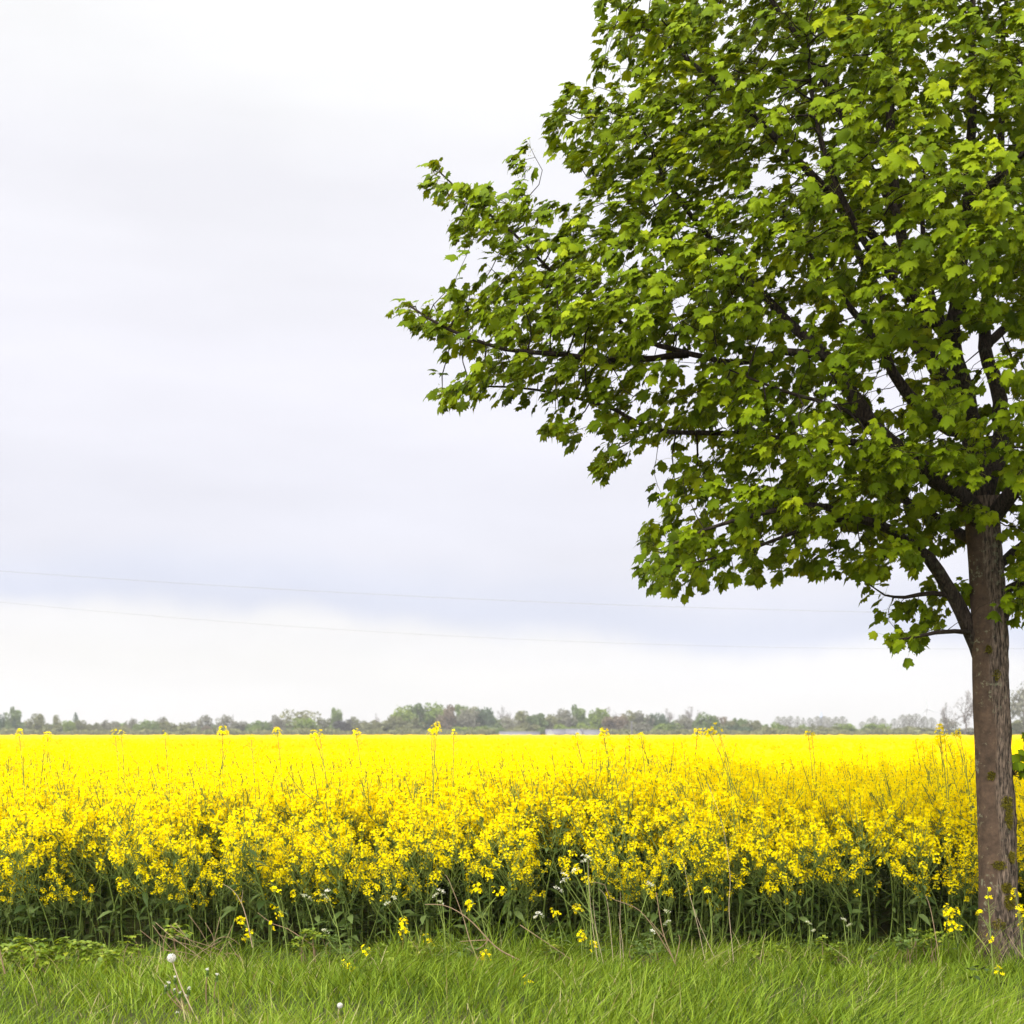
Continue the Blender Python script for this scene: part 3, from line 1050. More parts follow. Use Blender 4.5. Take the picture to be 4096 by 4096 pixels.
def raceme(G, tip, axis, nfl, size, pods, slim=1.0, core=False):
    """One flower head: buds at the tip, a dome of open flowers below, young pods under those. Slots: 0 stem, 1 leaf, 2 petal."""
    axis = unit(axis)
    ref = unit(np.cross(axis, [0.3, 0.9, 0.2]))
    ref2 = np.cross(axis, ref)
    th = rng.uniform(0, 2 * math.pi, nfl)
    h = rng.uniform(0, 1, nfl) ** 0.8
    rad_ = slim * (0.012 + 0.024 * np.sqrt(h)) * rng.uniform(0.7, 1.2, nfl)
    rdir = ref[None] * np.cos(th)[:, None] + ref2[None] * np.sin(th)[:, None]
    c = tip[None] - axis[None] * (h * 0.075)[:, None] + rdir * rad_[:, None]
    n = rdir * (0.35 + 0.8 * h)[:, None] + axis[None] * (0.95 - 0.5 * h)[:, None] + rng.normal(0, 0.25, (nfl, 3))
    petals(G, c, n, size * rng.uniform(0.8, 1.15, nfl), 2, np.clip(rng.normal(0.55, 0.22, nfl), 0, 1))
    if core:                                  # flower stalks and the stem they sit on
        G.tube(tip[None] - axis[None] * np.linspace(0.26 if pods else 0.10, 0.0, 5)[:, None], np.linspace(0.0019, 0.0010, 5), 4, 0, 0.8)
        for a_, b_ in zip(c, h):
            G.tube(np.array([tip - axis * (b_ * 0.085 + 0.006), a_]), 0.0007, 3, 0, 0.9)
    if pods:
        th = rng.uniform(0, 2 * math.pi, pods)
        h = rng.uniform(0.08, 0.24, pods)
        rdir = ref[None] * np.cos(th)[:, None] + ref2[None] * np.sin(th)[:, None]
        b = tip[None] - axis[None] * h[:, None]
        d = unit(rdir * 0.9 + axis[None] * 0.55 + rng.normal(0, 0.2, (pods, 3)))
        s = unit(np.cross(d, rng.normal(0, 1, (pods, 3)))) * 0.0011
        ln_ = rng.uniform(0.02, 0.055, pods)[:, None]
        e = b + d * ln_ + np.array([0, 0, 0.012])
        V = np.stack([b - s, b + s, e + s, e - s], 1)
        G.add(V.reshape(-1, 3), np.arange(pods * 4).reshape(pods, 4), 0, rng.uniform(0.3, 1.0, pods))


def strap_leaf(G, b, d, ln_, w, mat=1, droop=0.5, tint=None):
    """A leaf as a folded strap of three pairs of quads, hanging at the tip."""
    d = unit(d)
    s = unit(np.cross(d, [0, 0, 1.0]) + rng.normal(0, 0.25, 3))
    up = np.cross(s, d)
    t = np.array([0, 0.25, 0.6, 1.0])
    ww = np.array([0.25, 0.9, 1.0, 0.06]) * w / 2
    P = b + d * (t * ln_)[:, None] + np.array([0, 0, -1.0]) * (droop * ln_ * t ** 2)[:, None]
    V = np.concatenate([P + s * ww[:, None] + up * (0.28 * ww)[:, None], P, P - s * ww[:, None] + up * (0.28 * ww)[:, None]])
    F = []
    for i in range(3):
        F += [(i, i + 1, 5 + i, 4 + i), (4 + i, 5 + i, 9 + i, 8 + i)]
    G.add(V, F, mat, rng.random() if tint is None else tint)


def rape_plant(seed, h, level, lean=None):
    """level 0: whole plant; 1: plant for the middle distance; 2: a clump of heads seen far off."""
    global rng
    keep, rng = rng, np.random.default_rng(seed)
    G = Geo()
    lean = rng.normal(-0.13, 0.10) if lean is None else lean
    top = np.array([lean, rng.normal(0, 0.07), h])
    n = 9 if level == 0 else 5
    stem = curve(np.zeros(3), top, (0.05 - 0.4 * lean, rng.normal(0, 0.02), 0), n)
    if level < 2:
        G.tube(stem, np.linspace(0.0062, 0.0022, n), 5 if level == 0 else 3, 0, 0.35)
    raceme(G, stem[-1], stem[-1] - stem[-2], (32, 26, 14)[level], (0.0195, 0.0245, 0.038)[level], (12, 3, 0)[level])
    nb = (9, 8, 6)[level]
    for q in range(nb):
        f = rng.uniform((0.30, 0.42)[level], 0.80) if level < 2 else rng.uniform(0.6, 0.85)
        b = np.array([np.interp(f, np.linspace(0, 1, n), stem[:, a]) for a in range(3)])
        a = q * 2.4 + rng.uniform(-0.5, 0.5)
        rise = rng.uniform(0.22, 0.42) * (1.35 - 0.5 * f)
        out_ = rng.uniform(0.12, 0.24) * (1.3 if level == 2 else 1.0)
        e = b + np.array([math.cos(a) * out_ - 0.03, math.sin(a) * out_, rise])
        e[2] = min(e[2], h * rng.uniform(0.86, 1.0))
        bend = np.array([math.cos(a), math.sin(a), -0.5]) * 0.035
        m = 6 if level == 0 else 4
        P = curve(b, e, bend, m)
        if level < 2:
            G.tube(P, np.linspace(0.0032, 0.0016, m), 4 if level == 0 else 3, 0, rng.uniform(0.3, 0.8))
        raceme(G, P[-1], P[-1] - P[-2] + np.array([0, 0, 0.02]), (int(rng.integers(19, 31)), int(rng.integers(19, 26)), 10)[level], (0.0195, 0.025, 0.040)[level], (int(rng.integers(4, 10)), 0, 0)[level])
        if level == 0 and rng.random() < 0.5:       # a side head lower on the branch
            p = P[3] + np.array([math.cos(a + 1) * 0.05, math.sin(a + 1) * 0.05, 0.09])
            G.tube(curve(P[2], p, bend * 0.3, 4), [0.0018] * 4, 3, 0, 0.5)
            raceme(G, p, p - P[2], int(rng.integers(8, 16)), 0.019, 2)
        if level == 0:                              # the leaf under the branch
            strap_leaf(G, b, [math.cos(a), math.sin(a), 0.15], rng.uniform(0.07, 0.14), rng.uniform(0.018, 0.034))
    if level == 0:
        for q in range(9):                          # the big lower leaves
            zz = h * rng.uniform(0.03, 0.46)
            b = np.array([np.interp(zz / h, np.linspace(0, 1, n), stem[:, a]) for a in range(3)])
            a = rng.uniform(0, 2 * math.pi)
            strap_leaf(G, b, [math.cos(a), math.sin(a), rng.uniform(-0.1, 0.6)], rng.uniform(0.08, 0.20), rng.uniform(0.022, 0.060), droop=rng.uniform(0.0, 0.8))
    elif level == 1:
        for q in range(4):
            zz = h * rng.uniform(0.08, 0.6)
            b = np.array([np.interp(zz / h, np.linspace(0, 1, n), stem[:, a]) for a in range(3)])
            a = rng.uniform(0, 2 * math.pi)
            strap_leaf(G, b, [math.cos(a), math.sin(a), 0.1], rng.uniform(0.15, 0.28), rng.uniform(0.06, 0.11), droop=0.6)
    rng = keep
    return G


RAPE_MATS = [M_stem, M_rleaf, M_petal]
kinds = bpy.data.collections.new('rape plant kinds')        # not linked to the scene: only the scattered copies show
for q in range(10):
    o = bpy.data.objects.new('rape_kind_%02d' % q, rape_plant(100 + q, 1.10 + 0.030 * q, 0).mesh('rape_plant', RAPE_MATS))
    kinds.objects.link(o)
for q in range(6):
    o = bpy.data.objects.new('rape_kind_%02d' % (10 + q), rape_plant(200 + q, 1.16 + 0.035 * q, 1).mesh('rape_plant', RAPE_MATS))
    kinds.objects.link(o)
for q in range(4):
    o = bpy.data.objects.new('rape_kind_%02d' % (16 + q), rape_plant(300 + q, 1.26 + 0.02 * q, 2).mesh('rape_clump', [M_stem, M_rleaf, M_petal_far]))
    kinds.objects.link(o)

hw = Wave(21, 1.3)
pts, rot, scl, vid = [], [], [], []


def sow(y0, y1, density, v0, v1, smin, smax, margin):
    a = (y1 - y0) * ((y0 + y1) * 0.5 * 0.352 * 2 + 2 * margin)
    n = int(a * density)
    y = rng.uniform(y0, y1, n * 2)
    w = y * 0.352 + margin
    wmax = y1 * 0.352 + margin
    x = rng.uniform(-wmax, wmax, n * 2)
    k = np.abs(x) < w
    x, y = x[k][:n], y[k][:n]
    for a_, b_ in zip(x, y):
        edge = 0.10 * hw(a_ * 1.7, 3.0) + 0.05 * hw(a_ * 5, 1.0)
        if b_ < FIELD_Y + edge:
            continue
        s = rng.uniform(smin, smax) * (1 + 0.045 * hw(a_, b_))
        if b_ < FIELD_Y + 0.45:
            s *= rng.uniform(0.46, 0.98)          # the outermost plants are shorter
        if rng.random() < 0.13 and b_ < 17:
            s *= rng.uniform(1.06, 1.16)
        pts.append((a_, b_, 0.0))
        lean = 0.30 if b_ < FIELD_Y + 0.3 else 0.12
        rot.append((rng.normal(0.10 if b_ < FIELD_Y + 0.3 else 0, 0.10), rng.normal(-0.10, lean * 0.45), rng.uniform(-0.8, 0.8) + (math.pi if rng.random() < 0.12 else 0)))
        scl.append(s)
        vid.append(int(rng.integers(v0, v1)))


sow(11.0, 12.6, 44, 0, 10, 0.94, 1.09, 3.4)
sow(12.6, 15.5, 30, 0, 10, 0.96, 1.11, 3.4)
sow(15.5, 27.0, 22, 10, 16, 0.98, 1.10, 3.6)
sow(27.0, 75.0, 7.0, 16, 20, 0.98, 1.10, 4.5)


def scatter(name, pts, rot, scl, vid, coll):
    me = bpy.data.meshes.new(name)
    me.vertices.add(len(pts))
    me.vertices.foreach_set('co', np.asarray(pts, np.float32).ravel())
    for nm, ty, arr, key in (('rot', 'FLOAT_VECTOR', np.asarray(rot, np.float32).ravel(), 'vector'), ('scl', 'FLOAT', np.asarray(scl, np.float32), 'value'), ('vid', 'INT', np.asarray(vid, np.int32), 'value')):
        a = me.attributes.new(nm, ty, 'POINT')
        a.data.foreach_set(key, arr)
    ng = bpy.data.node_groups.new(name, 'GeometryNodeTree')
    ng.interface.new_socket('Geometry', in_out='INPUT', socket_type='NodeSocketGeometry')
    ng.interface.new_socket('Geometry', in_out='OUTPUT', socket_type='NodeSocketGeometry')
    gi, go = ng.nodes.new('NodeGroupInput'), ng.nodes.new('NodeGroupOutput')
    ci = ng.nodes.new('GeometryNodeCollectionInfo')
    ci.inputs['Collection'].default_value = coll
    ci.inputs['Separate Children'].default_value = True
    ci.inputs['Reset Children'].default_value = True
    ip = ng.nodes.new('GeometryNodeInstanceOnPoints')
    ip.inputs['Pick Instance'].default_value = True

    def attr_(nm, ty):
        n = ng.nodes.new('GeometryNodeInputNamedAttribute')
        n.data_type = ty
        n.inputs['Name'].default_value = nm
        return [s for s in n.outputs if s.enabled and s.name == 'Attribute'][0]
    er = ng.nodes.new('FunctionNodeEulerToRotation')
    ng.links.new(attr_('rot', 'FLOAT_VECTOR'), er.inputs[0])
    ng.links.new(er.outputs[0], ip.inputs['Rotation'])
    ng.links.new(attr_('scl', 'FLOAT'), ip.inputs['Scale'])
    ng.links.new(attr_('vid', 'INT'), ip.inputs['Instance Index'])
    ng.links.new(gi.outputs[0], ip.inputs['Points'])
    ng.links.new(ci.outputs[0], ip.inputs['Instance'])
    ng.links.new(ip.outputs[0], go.inputs[0])
    o = bpy.data.objects.new(name, me)
    COL.objects.link(o)
    md = o.modifiers.new('plants', 'NODES')
    md.node_group = ng
    return o


field = scatter('rapeseed_crop', pts, rot, scl, vid, kinds)
tag(field, 'dense yellow rapeseed crop in full flower behind the grass verge', 'crop', kind='stuff')
print('rape plants', len(pts))

# far part of the field: the top of the crop as one rough sheet
ys = np.concatenate([np.geomspace(24, 90, 150), np.geomspace(92, 262, 60)])
us = np.linspace(-1, 1, 420)
YY = ys[:, None] * np.ones(len(us))[None]
XX = us[None] * (ys[:, None] * 0.36 + 6)
fw1, fw2 = Wave(31, 2.2), Wave(32, 0.25)
ZZ = 1.22 + 0.05 * fw1(XX, YY) + 0.02 * fw2(XX, YY) + rng.normal(0, 0.05, XX.shape)
ZZ[0] = 0.5
ZZ[-1] = 0.0
gf = Geo()
nx, ny = len(us), len(ys)
ii = (np.arange(ny - 1)[:, None] * nx + np.arange(nx - 1)[None]).ravel()
gf.add(np.stack([XX, YY, ZZ], -1).reshape(-1, 3), np.stack([ii, ii + 1, ii + nx + 1, ii + nx], 1), 0, np.clip(rng.normal(0.5, 0.2, len(ii)) + 0.25 * Wave(33, 0.12)(XX[:-1, :-1].ravel(), YY[:-1, :-1].ravel()), 0, 1))
o = gf.build('distant_rapeseed_crop', M_petal_far, smooth=False)
tag(o, 'even yellow rapeseed crop reaching back to the tree line', 'crop', kind='stuff')

# ------------------------------------------------------------------ grass of the verge
def grass(n, y0, y1, xw, hmin, hmax, wid, seed):
    r = np.random.default_rng(seed)
    x = r.uniform(-xw, xw, n)
    y = r.uniform(y0, y1, n)
    # tufts: pull roots towards tuft centres
    tx, ty = np.round(x / 0.11 + 0.3 * np.sin(7 * y)) * 0.11, np.round(y / 0.11 + 0.3 * np.sin(9 * x)) * 0.11
    k = r.random(n) < 0.6
    x = np.where(k, tx + r.normal(0, 0.025, n), x)
    y = np.where(k, ty + r.normal(0, 0.025, n), y)
    dens = Wave(seed + 1, 3.0)(x, y)
    k = r.random(n) < np.clip(0.75 + 0.35 * dens, 0.25, 1)
    x, y = x[k], y[k]
    n = len(x)
    hh = r.uniform(hmin, hmax, n) * (1 + 0.28 * Wave(seed + 2, 2.2)(x, y)) * r.lognormal(0, 0.18, n)
    if seed == 71:                              # ragged: tall only here and there
        hh = hh * np.clip(0.65 + 0.55 * Wave(77, 4.0)(x, y), 0.3, 1.35)
    if y0 > 10:                                # shorter where the brambles sprawl
        hh = hh * np.where(x < -2.55, 0.45, 1.0)
    a = r.uniform(0, 2 * math.pi, n)
    flow = Wave(seed + 3, 1.4)(x, y)
    lean = np.stack([np.cos(a) * 0.35 + 0.16 * flow + 0.10, np.sin(a) * 0.30, np.ones(n)], 1)
    lean = unit(lean)
    bend = np.stack([np.cos(a) * r.uniform(0.1, 0.6, n) + 0.10 + 0.18 * flow, np.sin(a) * r.uniform(0.1, 0.5, n), -r.uniform(0, 0.28, n)], 1)
    w = wid * r.uniform(0.6, 1.4, n)
    sd = unit(np.stack([-np.sin(a) + r.normal(0, 0.6, n), np.cos(a) + r.normal(0, 0.6, n), np.zeros(n)], 1))
    base = np.stack([x, y, ground_z(x, y) - 0.005], 1)
    ts = np.array([0, 0.4, 0.75, 1.0])
    ws = np.array([0.8, 1.0, 0.65, 0.05])
    rows = []
    for t, q in zip(ts, ws):
        c = base + lean * (hh * t)[:, None] + bend * (hh * t * t)[:, None]
        rows += [c - sd * (w * q / 2)[:, None], c + sd * (w * q / 2)[:, None]]
    V = np.stack(rows, 1)
    f = np.array([[0, 1, 3, 2], [2, 3, 5, 4], [4, 5, 7, 6]])
    F = (f[None] + (np.arange(n) * 8)[:, None, None]).reshape(-1, 4)
    tint = np.clip(r.normal(0.45, 0.24, n) + 0.15 * Wave(seed + 4, 1.7)(x, y) + np.where(r.random(n) < 0.05, 0.5, 0), 0, 1)
    return V.reshape(-1, 3), F, np.repeat(tint, 3)


gg = Geo()
for a in ((72000, 7.6, 10.4, 7.6, 0.08, 0.20, 0.0062, 41), (52000, 10.1, 11.5, 7.6, 0.05, 0.13, 0.0054, 51), (1500, 8.2, 10.4, 5.0, 0.18, 0.28, 0.0060, 61), (16000, 10.45, 11.55, 7.6, 0.10, 0.36, 0.0046, 71)):
    V, F, t = grass(*a)
    gg.add(V, F, 0, t)
tag(gg.build('grass', M_grass), 'long green grass of the verge in front of the crop', 'grass', kind='stuff')

# ------------------------------------------------------------------ the tree line beyond the field
def far_mat(name, lo, mid, hi):
    return leafy(name, [(0.0, lo), (0.5, mid), (1.0, hi)], trans=0.2, tcol=(1.2, 1.1, 0.6), rough=0.7, spec=0.1, per_object=True)


FAR = {
    'green': far_mat('far_green', (0.067, 0.103, 0.034), (0.118, 0.168, 0.050), (0.174, 0.224, 0.067)),
    'bright': far_mat('far_bright_green', (0.095, 0.140, 0.028), (0.168, 0.230, 0.039), (0.241, 0.291, 0.056)),
    'olive': far_mat('far_olive', (0.095, 0.106, 0.047), (0.162, 0.168, 0.076), (0.224, 0.224, 0.101)),
    'grey': far_mat('far_grey_brown', (0.105, 0.105, 0.078), (0.178, 0.175, 0.132), (0.250, 0.244, 0.195)),
    'red': far_mat('far_red_brown', (0.105, 0.082, 0.058), (0.178, 0.140, 0.100), (0.250, 0.200, 0.145)),
    'dark': far_mat('far_dark_green', (0.039, 0.067, 0.034), (0.073, 0.112, 0.062), (0.112, 0.157, 0.084)),
    'purple': far_mat('far_dark_purple', (0.031, 0.034, 0.038), (0.058, 0.058, 0.062), (0.095, 0.090, 0.090)),
    'bare': far_mat('far_bare_twigs', (0.140, 0.118, 0.110), (0.230, 0.199, 0.188), (0.319, 0.286, 0.274)),
    'poplar': far_mat('far_poplar', (0.129, 0.134, 0.106), (0.202, 0.204, 0.168), (0.280, 0.278, 0.241)),
}
M_farwood = solid('far_trunk', [(0, (0.085, 0.070, 0.060)), (1, (0.165, 0.140, 0.125))], noise_amt=0.3, noise_scale=0.3)


def flakes(G, c, s, r, up=0.0, slim=1.0):
    """Leaf clumps: small four-sided flakes at the points c, of size s."""
    n = len(c)
    a = unit(r.normal(0, 1, (n, 3)) + np.array([0, 0, up]))
    b = unit(np.cross(a, r.normal(0, 1, (n, 3))))
    ss = (s * r.uniform(0.6, 1.5, n))[:, None]
    V = np.stack([c - a * ss, c + b * ss * 0.75 * slim, c + a * ss, c - b * ss * 0.75 * slim], 1)
    G.add(V.reshape(-1, 3), np.arange(n * 4).reshape(n, 4), 0, np.clip(r.normal(0.5, 0.2, n), 0, 1))


def far_crown(shape, seed):
    """Crown and trunk of a unit tree: 1 high, 1 wide."""
    r = np.random.default_rng(seed)
    G, T_ = Geo(), Geo()
    if shape in ('round', 'bush', 'airy'):
        c0, rz, rx = {'round': (0.54, 0.44, 0.52), 'bush': (0.44, 0.50, 0.52), 'airy': (0.58, 0.40, 0.52)}[shape]
        nl = {'round': 22, 'bush': 20, 'airy': 15}[shape]
        per = {'round': 75, 'bush': 85, 'airy': 55}[shape]
        for q in range(nl):
            d = unit(r.normal(0, 1, 3) + np.array([0, 0, 0.15]))
            m = r.uniform(0.35, 0.92)
            lc = np.array([d[0] * rx * m, d[1] * rx * m, c0 + d[2] * rz * m])
            lr = r.uniform(0.13, 0.25)
            pts_ = unit(r.normal(0, 1, (per, 3))) * (lr * r.uniform(0.35, 1.0, per) ** 0.6)[:, None] + lc
            pts_[:, 2] = np.clip(pts_[:, 2], 0.01, None)
            flakes(G, pts_, 0.040, r)
        T_.tube(np.array([[0, 0, -0.01], [0.01, 0, 0.3], [0.0, 0.01, 0.62]]), [0.030, 0.024, 0.012], 6, 0, 0.4)
        for q in range(5):
            a = r.uniform(0, 6.28)
            T_.tube(curve([0, 0, 0.25 + 0.05 * q], [math.cos(a) * 0.28, math.sin(a) * 0.28, 0.62 + 0.05 * q], [0, 0, -0.03], 5), np.linspace(0.014, 0.004, 5), 4, 0, 0.4)
    elif shape == 'poplar':
        for q in range(900):
            t = r.random()
            w = 0.44 * min(1.0, 0.35 + 1.6 * t) * (1 - t ** 4) ** 0.6
            a = r.uniform(0, 6.28)
            m = math.sqrt(r.random()) * w
            flakes(G, np.array([[math.cos(a) * m, math.sin(a) * m, 0.16 + 0.84 * t]]), 0.036, r, 1.6, 0.35)
        T_.tube(np.array([[0, 0, -0.01], [0, 0, 0.9]]), [0.035, 0.006], 6, 0, 0.5)
        for q in range(14):
            a = r.uniform(0, 6.28)
            z0 = r.uniform(0.12, 0.6)
            T_.tube(curve([0, 0, z0], [math.cos(a) * 0.3, math.sin(a) * 0.3, z0 + r.uniform(0.2, 0.36)], [0, 0, 0], 4), np.linspace(0.016, 0.005, 4), 4, 0, 0.5)
    elif shape == 'bare':
        def grow(p, d, ln_, w, lvl):
            q_ = p + d * ln_
            T_.tube(curve(p, q_, r.normal(0, 0.035, 3) * ln_ * 4, 5), np.linspace(w, w * 0.6, 5), 4 if lvl else 6, 0, 0.5)
            if lvl == 4:
                k_ = 5
                e = q_ + unit(r.normal(0, 1, (k_, 3)) + d * 1.4) * r.uniform(0.02, 0.07, k_)[:, None]
                s_ = unit(np.cross(e - q_, r.normal(0, 1, (k_, 3)))) * 0.0050
                V = np.stack([q_ - s_, q_ + s_, e], 1)
                G.add(V.reshape(-1, 3), np.arange(k_ * 3).reshape(k_, 3), 0, r.random(k_))
                flakes(G, e[:2], 0.012, r, 0.5, 0.4)
                return
            for c in range(3 if lvl else 4):
                dd = unit(d + r.normal(0, 0.52, 3) + np.array([0, 0, 0.10]))
                grow(p + d * ln_ * r.uniform(0.6, 1.0), dd, ln_ * r.uniform(0.62, 0.86), w * 0.62, lvl + 1)
        grow(np.array([0, 0, -0.01]), unit([0.06, 0, 1.0]), 0.30, 0.024, 0)
        # fit the crown into the unit tree
        V = np.vstack(G.V)
        sx, sz = 0.5 / np.percentile(np.abs(V[:, :2]), 97), 1.0 / V[:, 2].max()
        for M in (G, T_):
            M.V = [v * np.array([sx, sx, sz]) for v in M.V]
    elif shape == 'conifer':
        for q in range(700):
            t = r.random() ** 1.3
            a = r.uniform(0, 6.28)
            m = (1 - t ** 1.6) ** 0.7 * 0.46 * math.sqrt(r.random())
            flakes(G, np.array([[math.cos(a) * m, math.sin(a) * m, 0.06 + 0.94 * t]]), 0.036, r, -0.4)
        T_.tube(np.array([[0, 0, -0.01], [0, 0, 0.9]]), [0.03, 0.005], 6, 0, 0.3)
    return G, T_


protos = {}


def far_tree(shape, colour, px, top, wpx, dist, label, group='trees along the far edge of the field', name=None):
    v = rng.integers(0, 2)
    key = (shape, colour, int(v))
    h = CAM_H + (HORIZON - top) / FPX * dist
    w = wpx / FPX * dist * {'bare': 1.0, 'conifer': 1.4, 'poplar': 1.9}.get(shape, 1.34)
    p = at(px, HORIZON, dist)
    loc = (p[0], dist, 0)
    rz = rng.uniform(0, 6.28)
    nm = name or {'bush': 'shrub', 'bare': 'bare_tree', 'poplar': 'poplar', 'conifer': 'conifer'}.get(shape, 'broadleaf_tree')
    if key not in protos:
        G, T_ = far_crown(shape, 500 + 10 * len(protos))
        t = thing(nm, loc, label, 'shrub' if nm == 'shrub' else 'tree', group, rz)
        T_.build('trunk', M_farwood, t)
        G.build('crown', FAR[colour], t)
        t.scale = (w, w, h)
        protos[key] = t
    else:
        t = copy_thing(protos[key], loc, (w, w, h), rz, label, group)
        t.name = nm
        t['category'] = 'shrub' if nm == 'shrub' else 'tree'
    return t


